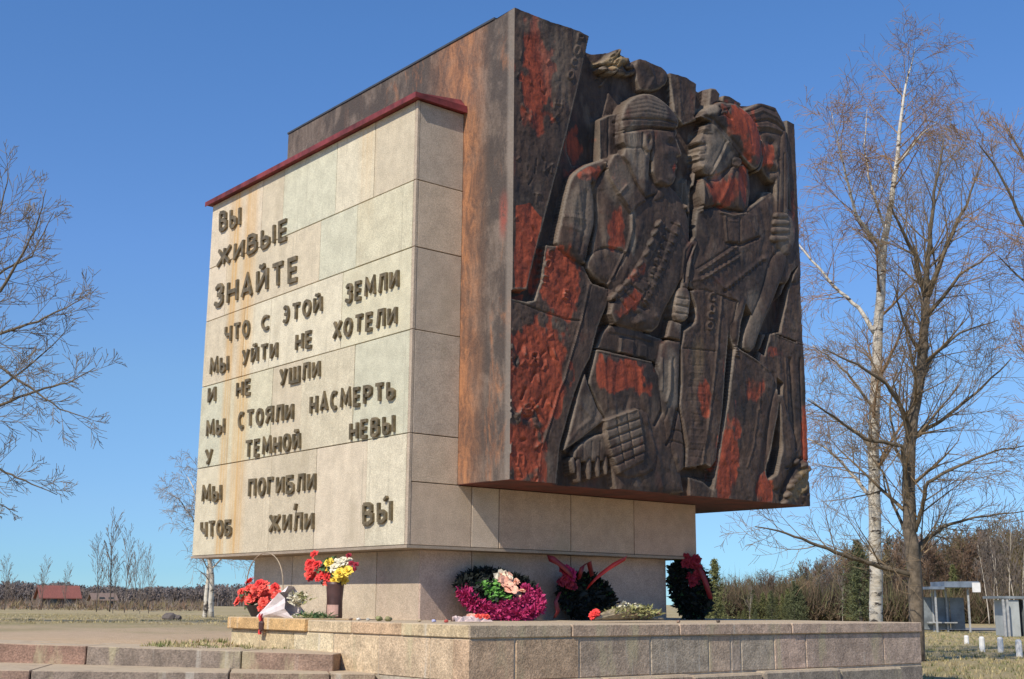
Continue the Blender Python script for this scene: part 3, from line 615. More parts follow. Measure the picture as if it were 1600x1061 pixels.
# rifle held upright at the right and the fist round it
lay('upright_rifle', [(1222,205),(1228,205),(1232,260),(1231,332),(1228,338),(1212,338),(1211,285),(1218,240)], .0, 5, .03); line([(1219,250),(1216,335)], 1., -.02, .02); line([(1214,250),(1212,335)], 1., .016, .02); line([(1225,240),(1224,335)], 1.2, -.02, .02)
lay('rifle_stock', [(1204,380),(1213,380),(1210,398),(1204,396)], -.02, 3, .03)
lay(OS, [(1209,332),(1228,333),(1240,345),(1243,370),(1236,395),(1224,402),(1214,385),(1206,372)], -.01, 10, .05, round_=1)
for i, (x0, x1, y_) in enumerate(((1209,1230,337),(1207,1232,348),(1205,1232,360),(1203,1230,373))):
    lay(OS, [(x0,y_-3),(x0+4,y_-5.5),(x1,y_-4.5),(x1+2,y_+4),(x0+5,y_+5.5),(x0,y_+3)], .025, 5, .045, round_=1)
# rifle in the middle, hand and sleeve
lay('rifle', [(1033,538),(1041,531),(1062,533),(1060,580),(1058,640),(1049,690),(1041,694),(1035,650),(1028,600),(1028,570)], -.035, 9, .05, round_=0)
line([(1046,566),(1045,610),(1040,628)], 1.8, .035, .0); line([(1052,560),(1050,610),(1040,655)], 1.4, -.02, .0); line([(1034,560),(1034,610)], 1.5, .02, .0)
line([(1056,640),(1048,680),(1042,695)], 1.7, -.06, -.02)
lay('rifle', [(1058,640),(1062,650),(1068,700),(1068,732),(1058,740),(1046,700),(1052,670)], -.045, 5, .035); line([(1048,671),(1066,675)], 1.3, -.02); line([(1046,688),(1067,694)], 1.3, -.02); bump(1056,716,3,7,.03)
lay('rifle', [(1085,368),(1089,378),(1082,395),(1079,425),(1074,450),(1062,456),(1066,428),(1069,390)], -.02, 5, .04); line([(1084,371),(1070,391),(1066,440)], 1.3, .03, .01); line([(1088,380),(1078,402),(1074,432)], 1.2, .025, .01); line([(1082,385),(1073,410),(1070,440)], 1.6, -.05, .0)
lay(HS, [(1058,450),(1072,448),(1078,462),(1075,495),(1067,505),(1052,500),(1053,470)], -.02, 7, .055, round_=1)
for y_ in (466,478,490): line([(1055,y_-2),(1075,y_+2)], 1.3, -.03, .02)
bump(1072,470,4,7,.03); bump(1070,492,5,5,.03)
lay(HS, [(1047,500),(1064,506),(1062,534),(1039,528)], -.03, 6, .05); line([(1040,527),(1062,533)], 1.4, -.04, .01)
# strands hanging between the two heads
for pts in (((1071,284),(1070,300),(1068,325)),((1084,272),(1080,300),(1080,340),(1078,372)),((1090,285),(1092,330)),((1076,280),(1077,330)),((1087,262),(1083,290))):
    line(pts, 2.2, .10, -.06)
# wheel-like lumps in the bottom right corner
lay('boot_and_wheel', [(1240,716),(1256,716),(1268,728),(1275,760),(1272,800),(1212,800),(1222,770),(1230,742)], -.11, 8, .05, round_=1)
for cx, cy in ((1228,786),(1232,773),(1237,760),(1242,752),(1249,745),(1256,739),(1262,733),(1257,728),(1247,722)):
    bump(cx, cy, 6.5, 5.5, .085, -40, -.03, dome=True, base=-.07, name='boot_and_wheel')
for i in range(22): bump(random.uniform(1228,1268), random.uniform(728,788), 2.6, 2.4, random.choice((.025,-.03)), h=-.03)
line([(1222,780),(1228,756),(1244,728),(1254,716)], 3, -.06, -.05)
# folds of cloth
for pts, r_, a_ in ((((900,300),(893,340),(890,385)),4,.02),(((915,300),(912,350),(905,395)),3,-.02),(((940,300),(938,360),(945,410)),4,-.018),(((1000,350),(985,400),(970,440)),4,.016),
   (((960,570),(955,610),(962,650)),4,.022),(((985,575),(985,620),(978,640)),4,-.02),(((1010,590),(1014,640),(1010,660)),4,.02),(((930,590),(938,620),(935,650)),4,-.018),
   (((1100,340),(1110,370),(1100,400)),4,-.018),(((1190,330),(1196,370),(1188,400)),4,-.02),(((1160,470),(1150,500),(1147,530)),3,.018),(((1150,600),(1146,660),(1130,720)),4,.02),
   (((1170,600),(1168,650),(1158,720)),4,-.02),(((1222,560),(1222,600),(1230,650)),3,.02),(((1090,520),(1088,560),(1084,600)),4,-.014),(((1110,640),(1100,690),(1090,720)),3,.014),
   (((898,620),(915,640),(925,650)),3,.014),(((890,690),(905,670),(925,655)),3,.014),(((1015,680),(1030,720),(1035,760)),4,.02),(((1000,745),(1010,765)),5,-.02)):
    line(pts, r_, a_, 0)
# overall weathering relief
H += .0022*N_fine+.0025*N_sm+.002*N_str
H = np.clip(H, -.30, .30)
# keep the left, top edge planes tidy
e = sm((GU-Wn)/.05); H = H*e+(np.where(H > -.035, -.0, -.035))*(1-e)
# -- paint remnants (real red paint), and pale highlights put into the colour
paint(0, 830, 60, 16, 50, .8); paint(0, 834, 130, 30, 74, 1.); paint(0, 828, 185, 18, 30, .7)
paintpoly(0, [(804,322),(826,318),(846,340),(838,395),(822,456),(802,456)], 1.); paintpoly(0, [(804,458),(828,458),(826,474),(803,470)], .8)
paint(0, 872, 435, 34, 64, 1.); paint(0, 880, 480, 22, 20, .8)
paint(0, 838, 590, 52, 95, 1.1); paint(0, 822, 700, 34, 55, 1.); paint(0, 870, 560, 20, 40, .9)
paint(0, 912, 270, 28, 14, .75); paint(0, 960, 362, 14, 34, .85); paint(0, 965, 275, 16, 24, .3); paint(0, 912, 222, 22, 30, .75)
paint(0, 968, 588, 48, 30, 1.0, 10); paint(0, 938, 575, 10, 28, .9); paint(0, 985, 690, 18, 20, .45)
paint(0, 978, 475, 26, 16, .8, -40); paint(0, 990, 430, 24, 12, .45, -45); paint(0, 1052, 264, 8, 8, .7)
paint(0, 1150, 192, 38, 26, .9, 40); paint(0, 1165, 225, 22, 40, .85); paint(0, 1130, 300, 34, 26, .75); paint(0, 1196, 245, 11, 26, .7); paint(0, 1154, 285, 10, 30, .7)
paint(0, 1134, 715, 20, 66, 1.0, 5); paint(0, 1100, 620, 10, 32, .7); paint(0, 1195, 765, 14, 26, .9); paint(0, 1262, 680, 9, 45, .8); paint(0, 1178, 605, 22, 24, .55)
paint(0, 1240, 335, 8, 40, .5); paint(0, 1208, 550, 20, 10, .4); paint(0, 1132, 590, 6, 40, .4)
for a_ in ((958,95,16,14,.9),(972,90,9,10,.5)): paint(1, *a_)
paint(0, 955, 98, 14, 14, .6); paint(1, 1250, 760, 12, 26, .6, 30); paint(1, 1088, 560, 12, 30, .2)
for a_ in ((980,230,9,34,.75),(992,255,14,36,.55),(1108,240,26,38,.6),(965,285,22,32,.35),(985,360,5,34,.6),(905,330,26,50,.4),(1047,600,14,60,.55),(1062,480,14,34,.6),(1220,360,18,28,.45),(974,668,30,36,.35),(1006,175,40,26,.3),(1075,300,12,28,.45),(925,660,26,50,.3),(830,40,30,16,.2),(1175,500,16,50,.35),(1103,172,12,10,.6),(870,100,30,60,.22)):
    paint(2, *a_)  # painted highlights on heads, hands, rifle and cloth
# pale rims painted on convex edges to imitate sunlit edges; red thinned there
def blur(a, k):
    c = np.cumsum(np.pad(a, ((k+1, k), (0, 0)), 'edge'), 0); a = (c[2*k+1:]-c[:-2*k-1])/(2*k+1)
    c = np.cumsum(np.pad(a, ((0, 0), (k+1, k)), 'edge'), 1); return (c[:, 2*k+1:]-c[:, :-2*k-1])/(2*k+1)
H *= KD
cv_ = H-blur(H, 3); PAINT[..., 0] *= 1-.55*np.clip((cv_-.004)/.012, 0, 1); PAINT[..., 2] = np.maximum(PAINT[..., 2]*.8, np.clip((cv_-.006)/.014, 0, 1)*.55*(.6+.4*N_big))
# the broken upper edge of the casting
tx = [proj(np.array([u_, -Dd, ZT]))[0] for u_ in gu]
drop = np.interp(tx, [803,860,905,921,934,944,952,962,972,980,992,1003,1036,1046,1075,1090,1103,1110,1120,1128,1142,1156,1170,1190,1212,1222,1232,1244],
                     [0,.0,-.03,-.01,.09,.08,.05,.02,-.03,.03,.045,.0,.0,.03,.0,.02,.08,.02,-.01,.05,.03,.055,.03,-.035,-.05,.02,.035,.05])
GZ = GZ-drop[None, :]*sm((GZ-(ZT-.35))/.35)
# -- build the parts
Ys = -Dd-H; V = np.stack([GU, Ys, GZ], -1).reshape(-1, 3)
jj, ii = np.meshgrid(np.arange(NZ-1), np.arange(NU-1), indexing='ij'); b_ = (jj*NU+ii).reshape(-1)
Q = np.stack([b_, b_+1, b_+NU+1, b_+NU], 1)
OC = OWN.reshape(-1)[b_]
PF = PAINT.reshape(-1, 3)
for k, nm in enumerate(NAMES):
    q = Q[OC == k]
    if not len(q): continue
    use, inv = np.unique(q.reshape(-1), return_inverse=True); v = V[use]; f = inv.reshape(-1, 4)
    me = bpy.data.meshes.new(nm); me.vertices.add(len(v)); me.vertices.foreach_set('co', v.reshape(-1))
    me.loops.add(f.size); me.loops.foreach_set('vertex_index', f.reshape(-1).astype(np.int32))
    me.polygons.add(len(f)); me.polygons.foreach_set('loop_start', np.arange(0, f.size, 4, dtype=np.int32)); me.polygons.foreach_set('loop_total', np.full(len(f), 4, dtype=np.int32))
    me.polygons.foreach_set('use_smooth', np.ones(len(f), bool)); me.update(calc_edges=True)
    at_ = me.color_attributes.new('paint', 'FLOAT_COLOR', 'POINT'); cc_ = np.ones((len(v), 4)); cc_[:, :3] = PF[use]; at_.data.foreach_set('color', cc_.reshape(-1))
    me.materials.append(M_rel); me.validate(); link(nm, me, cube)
# rim joining the relief to the cube
mb = MB()
def rim(idx, mi):
    b0 = len(mb.v)
    for (j, i) in idx: mb.v.append((gu[i], -Dd-H[j, i], GZ[j, i])); mb.v.append((gu[i], F0, GZ[j, i] if j < NZ-1 else ZT-.02))
    for n_ in range(len(idx)-1): a = b0+2*n_; mb.f.append((a, a+1, a+3, a+2)); mb.mi.append(mi)
rim([(j, 0) for j in range(NZ)], 0); rim([(j, NU-1) for j in range(NZ)][::-1], 2); rim([(0, i) for i in range(NU)][::-1], 1); rim([(NZ-1, i) for i in range(NU)], 2)
M_rim = simple('dark_rim', (.06,.052,.05), .85, .25)
mb.build('relief_rim', [M_side, M_under, M_rim], cube)
# ---------------------------------------------------------------- platform of dressed stone
plat = empty('stone_platform', 'low platform of pale stone blocks with coping under the memorial', 'platform', (0, 0, -1.4))
plat.location = (0, 0, 0)
mb = MB(); mb.box((PU+.018, PV+.006, -1.5), (PR-.012, PL-.03, -.012)); mb.box((PU+.06, PL-.03, -1.5), (PR-.03, 4.6, -.31)); mb.build('rubble_core', simple('lime_mortar', (.40,.34,.26), .9, .3, 14), plat)
m = Mat('platform_stone', .85); oc = m.objcol(); n1 = m.noise((1,1,1), 6, 6, .7); n2 = m.noise((1,1,1), 60, 3, .7); n3 = m.noise((2.2,2.2,.5), 2.2, 5, .6)
c = m.mix(1., oc, m.mix(m.rng(n1, .3, .7), (.84,.76,.66), (1.46,1.33,1.16)), 'MULTIPLY'); c = m.mix(1., c, m.mix(m.rng(n2, .3, .7), (.68,.68,.68), (1.22,1.22,1.22)), 'MULTIPLY')
c = m.mix(m.math('MULTIPLY', m.rng(n3, .55, .68), .55), c, (.46,.40,.24)); c = m.mix(m.math('MULTIPLY', m.rng(m.noise((7,7,.4), 1., 4, .6), .6, .7), .45), c, (.58,.54,.46))
gn = m.n('ShaderNodeSeparateXYZ'); m.t.links.new(m.n('ShaderNodeNewGeometry').outputs['True Normal'], gn.inputs[0])
c = m.mix(m.math('MULTIPLY', m.rng(gn.outputs[2], .5, .9), m.rng(n1, .25, .55, .45, .95)), c, (.47,.37,.25))      # sandy tone mixed in on upward faces
m.col(c); m.bump(m.math('ADD', n1, m.math('MULTIPLY', n2, .5)), .02, .8); M_blk = m.m
rp = random.Random(9)
def blk(name, a, b, axis, tint, parent=plat, lift=None, bev=.008):
    return panel(name, a, b, axis, M_blk, tint, parent, rp.uniform(0, .006) if lift is None else lift, bev)
HB = -.105; J2 = -.44
YB = [(.50,.43,.29), (.52,.46,.32), (.44,.36,.27), (.40,.31,.24), (.49,.41,.30)]
GB = [(.29,.23,.19), (.25,.215,.185), (.32,.255,.20), (.235,.215,.195), (.27,.235,.205)]
# west face (towards the text wall): coping, then tall blocks
uv = lambda px, py: on(px, py, 0, PU)[1]; vv = lambda px, py: on(px, py, 1, PV)[0]
cp = [PL, uv(480,985), uv(548,990), uv(626,995), PV]
for i in range(4):
    a, b = cp[i+1], cp[i]
    blk('coping_stone', (PU-(.03 if i == 0 else .0), a+.005, HB), (PU+.55, b-.005, 0.0 if i else .012), 0, [(.52,.36,.18),(.50,.42,.30),(.44,.33,.23),(.46,.39,.27)][i])
bl = [PL-.01, uv(403,1000), uv(457,1010), uv(518,1030), uv(589,1030), uv(670,1030), uv(708,1030), PV+.004]
for i in range(7): blk('wall_block', (PU+.012, bl[i+1]+.006, J2), (PU+.2, bl[i]-.006, HB-.008), 0, [YB[1],YB[0],(.53,.48,.36),YB[4],YB[2],YB[2],(.5,.42,.31)][i])
# south face
cpx = [PU+.0, vv(892,985), vv(1060,985), vv(1235,985), PR]
for i in range(4): blk('coping_stone', (cpx[i]+(.56 if i == 0 else .004)-(.56 if i == 0 else 0)+.002, PV-.012, HB), (cpx[i+1]-.004, PV+.5, -.002), 1, [(.38,.32,.25),(.40,.32,.26),(.40,.32,.27),(.42,.34,.29)][i], lift=.004*i)
blx = [PU+.0, vv(804,1030), vv(904.6,1030), vv(1016,1030), vv(1107,1030), vv(1142,1030), vv(1158,1030), vv(1210,1030), vv(1259,1030), vv(1381,1030), PR-.004]
for i in range(10): blk('wall_block', (blx[i]+(.0 if i == 0 else .012), PV, J2), (blx[i+1]-.004, PV+.2, HB-.008), 1, [(.42,.32,.235),(.39,.30,.22),(.33,.28,.235),(.32,.29,.25),(.37,.31,.26),(.32,.28,.25),(.34,.31,.27),(.40,.32,.28),(.35,.29,.255),(.40,.33,.29)][i])
# lower course, a little proud, ragged top
lx = [PU+.1, vv(935,1061), vv(1070,1055), vv(1180,1050), vv(1300,1045), vv(1398,1045)]
for i in range(5): blk('footing_block', (lx[i]+.01, PV-.10-.02*(i % 2), -.9), (lx[i+1]-.01, PV+.2, J2-.01+rp.uniform(-.012,.012)), 1, [GB[3],GB[0],GB[1],GB[3],(.25,.235,.21)][i], bev=.02)
blk('footing_block', (vv(1400,1045)+.01, PV-.004, -.9), (PR-.006, PV+.2, J2-.02), 1, GB[3])
# top paving and the far east side
for i in range(7):
    for j in range(4):
        x0 = PU+.555+(PR-PU-.57)*i/7; x1 = PU+.555+(PR-PU-.57)*(i+1)/7; y0 = PV+.505+(PL-PV-.51)*j/4; y1 = PV+.505+(PL-PV-.51)*(j+1)/4
        blk('paving_slab', (x0+.006, y0+.006, -.05), (x1-.006, y1-.006, -.004), 2, rp.choice([(.33,.28,.22),(.36,.3,.22),(.3,.26,.2)]), lift=0)
# ---------------------------------------------------------------- steps
steps = empty('stone_steps', 'two worn reddish granite steps leading up to the gravel at the left of the platform', 'steps', (0, 0, 0))
A1 = at(522, 1022, 10.85); A0 = at(0, 1005, 11.2)
def step(A0, A1, h0, h1, joints, width, tints, ext):
    d = (A0-A1); L_ = np.linalg.norm(d[:2]); e = d/L_; nrm = np.array([-e[1], e[0], 0]);
    if nrm@FW < 0: nrm = -nrm
    js = [0]+joints+[L_+ext]
    for i in range(len(js)-1):
        a = A1+e*(js[i]+.006); b = A1+e*(js[i+1]-.006); ha = h1+(h0-h1)*js[i]/L_; hb = h1+(h0-h1)*js[i+1]/L_; o = rp.uniform(-.006, .006)
        p = [a-nrm*o, b-nrm*o, b+nrm*width, a+nrm*width]; lo = [q-np.array([0,0,hh+.06]) for q, hh in zip(p, (ha,hb,hb,ha))]
        mb = MB(); mb.hexa(lo+p); ob = mb.build('step_block', M_blk, steps, bevel=.007); ob.color = (*tints[i % len(tints)], 1)
        bm = bmesh.new(); bm.from_mesh(ob.data); bmesh.ops.recalc_face_normals(bm, faces=bm.faces); bm.to_mesh(ob.data); bm.free()
def along(px, A0, A1):        # distance from A1 of the point of the line A1-A0 seen at photo column px
    best = min(np.linspace(0, 1, 400), key=lambda t: abs(proj(A1+(A0-A1)*t)[0]-px)); return best*np.linalg.norm((A0-A1)[:2])
step(A0, A1, .19, .165, [along(378,A0,A1), along(135,A0,A1)], .75, [(.235,.17,.14),(.215,.185,.165),(.25,.165,.135),(.25,.2,.17)], 3.)
B1 = at(588, 1053, 10.55); B0 = at(0, 1047, 10.0)
step(B0, B1, .16, .15, [along(516,B0,B1), along(359,B0,B1), along(48,B0,B1)], 1.6, [(.30,.25,.20),(.24,.19,.155),(.22,.19,.17),(.25,.18,.15)], 3.)
C1 = B1+np.array([-.25,-.42,-.155]); C0 = B0+np.array([-.25,-.42,-.165]); step(C0, C1, .3, .3, [1.4, 2.9], 1.6, [(.25,.2,.17),(.27,.19,.15)], 3.)
# ---------------------------------------------------------------- ground
def lat(x, y):
    dx, dy = x-CAM[0], y-CAM[1]; return dx*_R[0]+dy*_R[1], dx*math.cos(YAW)+dy*math.sin(YAW)
def xy(s, t): return CAM[0]+_R[0]*s+math.cos(YAW)*t, CAM[1]+_R[1]*s+math.sin(YAW)*t
def smooth(t): t = max(0., min(1., t)); return t*t*(3-2*t)
def gh(s, t):
    """ground height at lateral s, forward t (metres from the photographer)"""
    front = -1.45+.62*smooth((t-4)/6.)
    up = -.305+.09*smooth((-s-1)/4)*smooth((16-t)/3)
    a = smooth((t-11.25)/.45)
    left = front*(1-a)+up*a
    left += (-.55)*smooth((t-26)/80.)
    right = -1.0-.05*smooth((t-40)/60)
    rfront = -1.45+.45*smooth((t-6)/8.)
    right = min(right, rfront) if t < 14 else right
    k = smooth((s+(.2))/3.2) if t > 12 else smooth((s+2.2)/1.4)
    z = left*(1-k)+right*k
    z += .03*math.sin(s*1.7+t*.6)*math.sin(t*.9-s*.4)*smooth((t-14)/6)*(1 if t < 200 else 0)
    if t > 200: z = z+(-1.3-z)*smooth((t-200)/200)
    return z
ts = list(np.arange(-30, 9, 3.))+list(np.arange(9, 14, .22))+list(np.arange(14, 60, 1.5))+list(np.arange(60, 200, 8.))+[200, 240, 300, 400, 600, 900, 1500, 2600, 4500]
ss = sorted(set([-4000,-2200,-1200,-700,-400,-250]+list(range(-160,-39,10))+list(np.arange(-38,38,1.))+list(range(40,161,10))+[250,400,700,1200,2200,4000]))
mb = MB(); nS = len(ss)
for t in ts:
    for s_ in ss: x, y = xy(s_, t); mb.v.append((x, y, gh(s_, t)))
for a in range(len(ts)-1):
    for b in range(nS-1): mb.f.append((a*nS+b, a*nS+b+1, (a+1)*nS+b+1, (a+1)*nS+b)); mb.mi.append(0)
m = Mat('ground', .95); n1 = m.noise((1,1,1), .35, 6, .65); n2 = m.noise((1,1,1), 7, 5, .7); n3 = m.noise((1,1,1), .06, 4, .6); n4 = m.noise((1,1,1), 50, 3, .7)
x, y, z = m.xyz()
# lateral / forward coordinates of the site
s_ = m.math('ADD', m.math('MULTIPLY', m.math('SUBTRACT', x, float(CAM[0])), float(_R[0])), m.math('MULTIPLY', m.math('SUBTRACT', y, float(CAM[1])), float(_R[1])))
t_ = m.math('ADD', m.math('MULTIPLY', m.math('SUBTRACT', x, float(CAM[0])), math.cos(YAW)), m.math('MULTIPLY', m.math('SUBTRACT', y, float(CAM[1])), math.sin(YAW)))
grass = m.mix(m.rng(n2, .3, .7), (.27,.21,.10), (.44,.34,.17)); grass = m.mix(m.rng(n1, .45, .65), grass, (.27,.23,.09)); grass = m.mix(m.math('MULTIPLY', m.rng(n3, .4, .6), .6), grass, (.44,.34,.19))
gravel = m.mix(m.rng(n2, .3, .7), (.46,.31,.18), (.60,.43,.27)); gravel = m.mix(m.math('MULTIPLY', m.rng(n4, .35, .65), .5), gravel, (.58,.46,.31))
gl = m.rng(m.math('ADD', t_, m.math('MULTIPLY', n1, 14.)), 24, 32, 1., 0.); gl2 = m.rng(m.math('ADD', s_, m.math('MULTIPLY', n1, 3.)), -1.5, 0.2, 1., 0.)
c = m.mix(m.math('MULTIPLY', gl, gl2), grass, gravel)
m.col(c); m.bump(m.math('ADD', n2, n4), .04, .8)
g = mb.build('ground', m.m, smooth=True); tag(g, 'ground of dry grass and brown gravel reaching to the horizon', kind='structure')
# road with white line far right
def strip(name, s0, s1, t0, t1, dz, mat, lab, n=24):
    mb = MB()
    for i in range(n+1):
        s = s0+(s1-s0)*i/n; za = max(gh(s, t0), gh(s, (t0+t1)/2), gh(s, t1))+dz
        for t in (t0, t1): x, y = xy(s, t); mb.v.append((x, y, za))
    for i in range(n): mb.f.append((2*i, 2*i+2, 2*i+3, 2*i+1)); mb.mi.append(0)
    return tag(mb.build(name, mat), lab, kind='structure')
strip('road', 14, 90, 64, 71, .05, simple('asphalt', (.16,.155,.15), .9, .2, 3), 'pale grey road running behind the bus shelter')
# ---------------------------------------------------------------- grass tufts
def tufts(name, lab, s0, s1, t0, t1, n, h, cols, seed, blades=7, rule=None):
    r = random.Random(seed); mb = MB()
    for _ in range(n):
        t = t0+(t1-t0)*r.random()**1.6; s = r.uniform(s0, s1)
        if rule and not rule(s, t): continue
        x, y = xy(s, t); z = gh(s, t)-.01; hh = h*r.uniform(.5, 1.3); mi = r.randrange(len(cols))
        for _ in range(blades):
            a = r.uniform(0, 6.28); d = r.uniform(0, .06); bx, by = x+d*math.cos(a), y+d*math.sin(a); l = r.uniform(.5, 1.)*hh; w = .006+.004*r.random()
            ax, ay = math.cos(a)*l*r.uniform(.2, .8), math.sin(a)*l*r.uniform(.2, .8)
            mb.add([(bx-w*math.sin(a), by+w*math.cos(a), z), (bx+w*math.sin(a), by-w*math.cos(a), z), (bx+ax, by+ay, z+l)], [(0,1,2)], mi)
    o = mb.build(name, cols); return tag(o, lab, 'grass', kind='stuff')
GC = [simple('dry_grass', (.42,.35,.17), .9, .25, 3), simple('straw', (.42,.34,.18), .9, .2, 3), simple('green_grass', (.13,.15,.045), .9, .3, 3)]
tufts('grass', 'short dry yellow-green grass on the field beyond the right end of the platform', 4, 40, 14, 60, 26000, .11, GC, 4, 6, lambda s, t: s/t > .29 and s/t < .46)
tufts('grass', 'thin dry grass along the far edge of the gravel at the left', -24, 1, 26, 60, 7000, .06, GC[:2], 5, 6, lambda s, t: s/t > -.44 and s/t < -.12)
tufts('grass', 'green tufts growing at the foot of the left end of the platform', -3.4, -1.0, 11.6, 14, 500, .06, [GC[0], GC[2]], 6, 7, lambda s, t: abs(s+2.6-(t-11.6)*.1) < .9 and not (PU-.02 < xy(s,t)[0] and xy(s,t)[1] < PL+.03))
# ---------------------------------------------------------------- trees
M_birch = Mat('birch_bark', .8); n1 = M_birch.noise((3, 3, 9), 1., 5, .7, local=False); n2 = M_birch.noise((1,1,3), 2, 4, .7)
M_birch.col(M_birch.mix(M_birch.rng(n1, .53, .62), M_birch.mix(M_birch.rng(n2, .3, .7), (.68,.63,.55), (.48,.42,.33)), (.05,.04,.035))); M_birch.bump(n1, .02); M_birch = M_birch.m
M_bark = simple('dark_bark', (.16,.125,.09), .9, .4, 6, .02); M_limb = simple('grey_limb', (.13,.10,.065), .9, .3, 5)
M_twr = simple('reddish_twig', (.30,.18,.095), .9, .3, 2); M_twb = simple('brown_twig', (.24,.17,.10), .9, .3, 2); M_twd = simple('dark_twig', (.15,.125,.095), .9, .3, 2)
def V3(*a): return np.array(a, float)
def rv(r): v = V3(r.gauss(0,1), r.gauss(0,1), r.gauss(0,1)); return v/np.linalg.norm(v)
def grow(r, start, d, L, rad, lv, P, out):
    """a branch and its children; out[lv] collects polylines with radii"""
    n = max(3, int(P['seg'][lv])); pts = [start]; p = start.copy(); dd = d.copy()
    for i in range(n):
        dd = dd+rv(r)*P['wob'][lv]+V3(0,0,P['up'][lv]); dd /= np.linalg.norm(dd); p = p+dd*L/n; pts.append(p)
    out[lv].append((pts, [max(P['rmin'], rad*(1-.85*i/n)) for i in range(n+1)]))
    if lv+1 >= P['lv']: return
    k = P['kids'][lv]; k = max(1, int(k*min(1.6, L/P['ref'][lv]))) if 'ref' in P else k
    for j in range(k):
        f = .18+.8*(j+r.random())/k; i = min(n-1, int(f*n)); q = pts[i]+(pts[i+1]-pts[i])*(f*n-i)
        ax = pts[i+1]-pts[i]; ax /= np.linalg.norm(ax); s = rv(r); s -= ax*(s@ax); s /= np.linalg.norm(s)
        a = math.radians(r.uniform(*P['ang'])); grow(r, q, ax*math.cos(a)+s*math.sin(a), L*r.uniform(*P['len'])*(1.15-.5*f), max(P['rmin'], rad*.5*(1-.6*f)), lv+1, P, out)
def to_tree(name, lab, cat, out, mats, parts, sides, group=None, base=(0,0,0), kind=None):
    e = empty(name, lab, cat, (0,0,0), group); base = np.array(base, float); e.location = base
    for lvls, pn, mt, sd_ in zip(parts, ('trunk','branch_mass','twig_mass'), mats, sides):
        mb = MB()
        for l in lvls:
            for pts, rad in out[l]: mb.tube([p-base for p in pts], rad, sd_[0] if rad[0] > sd_[2] else sd_[1], 0)
        if mb.f:
            o = mb.build(pn, mt, e, smooth=True)
            if pn != 'trunk': o['kind'] = 'stuff'
    return e
def guided(name, lab, seed, D, stems, P, mats, parts, sides, base, spread=1.2, kids=10):
    """tree along observed stems: each stem = (photo points, r0, r1, depth offset at its end)"""
    r = random.Random(seed); out = [[] for _ in range(6)]
    for pts_, r0, r1, dz, kk, LL in stems:
        n = len(pts_); raw = [at(px, py, D+dz*i/(n-1)) for i, (px, py) in enumerate(pts_)]
        pts = []
        for i in range(n-1):
            for k in range(4):
                t = k/4; a = raw[i]*(1-t)+raw[i+1]*t
                if i+k: a = a+rv(r)*.015*D/25
                pts.append(a)
        pts.append(raw[-1]); m_ = len(pts)-1; rad = [r0+(r1-r0)*i/m_ for i in range(m_+1)]; out[0 if r0 > P['trunk_r'] else 1].append((pts, rad))
        f0 = .3 if r0 > P['trunk_r'] else .08
        for j in range(kk):
            f = f0+(1-f0)*(j+r.random())/kk; i = min(m_-1, int(f*m_)); q = pts[i]; ax = pts[i+1]-pts[i]; ax /= np.linalg.norm(ax)
            s = rv(r); s -= ax*(s@ax); s /= np.linalg.norm(s); a = math.radians(r.uniform(*P['ang'])); grow(r, q, ax*math.cos(a)+s*math.sin(a), LL*r.uniform(.6,1.15)*(1.2-.6*f), max(P['rmin'], rad[i]*.4), 2, P, out)
    return to_tree(name, lab, 'tree', out, mats, parts, sides, base=base)
gz_at = lambda X: gh(*lat(X[0], X[1]))
def foot(px, D): X = at(px, 960, D); return (X[0], X[1], gz_at(X)-.15)
def basept(px, D):
    X = at(px, 960, D); z = gz_at(X)-.2; best = min(np.linspace(940, 1200, 900), key=lambda y: abs(at(px, y, D)[2]-z)); return best
D1 = 30.; b1 = basept(1370, D1)
PB = dict(lv=5, seg=[8,6,5,4,3], wob=[.06,.08,.10,.11,.11], up=[.0,.05,.02,-.10,-.16], kids=[10,8,8,5,4], ang=(28,62), len=(.42,.72), rmin=.0042, trunk_r=.055)
TB = [((1370,b1),(1368,850),(1365,700),(1370,560),(1377,432),(1382,373))]
guided('birch_tree', 'tall bare birch with white trunk and reddish twigs standing just right of the cube', 21, D1, [
  (TB[0], .165, .09, .0, 10, 2.6), (((1382,373),(1396,295),(1405,212),(1415,133),(1430,75)), .085, .008, .6, 22, 1.9),
  (((1380,385),(1366,373),(1337,334),(1322,275),(1310,221),(1300,177)), .058, .007, -1.2, 19, 1.6),
  (((1366,520),(1342,481),(1302,447),(1258,393),(1235,370)), .06, .012, .8, 13, 1.6),
  (((1370,600),(1400,540),(1420,480),(1470,420)), .045, .01, 1.5, 9, 1.5),
  (((1376,803),(1351,764),(1322,730),(1293,700),(1262,685)), .06, .012, .8, 10, 1.6),
  (((1366,640),(1330,590),(1300,560),(1270,540)), .045, .01, -1.5, 9, 1.5),
  (((1372,720),(1345,680),(1302,651),(1262,622)), .05, .01, -.6, 9, 1.5),
  (((1384,360),(1360,290),(1350,230),(1355,170)), .04, .008, 1., 10, 1.3),
  (((1400,260),(1440,210),(1465,190)), .035, .008, -1., 8, 1.2)], PB, (M_birch, M_birch, M_twr), ((0,),(1,),(2,3,4,5)), ((10,8,.1),(6,5,.03),(3,3,1)), foot(1370, D1))
D2 = 27.; b2 = basept(1434, D2)
PA = dict(lv=5, seg=[8,6,6,5,3], wob=[.06,.08,.10,.10,.11], up=[.0,.05,.05,.04,.02], kids=[10,8,6,5,3], ang=(26,58), len=(.42,.70), rmin=.004, trunk_r=.12)
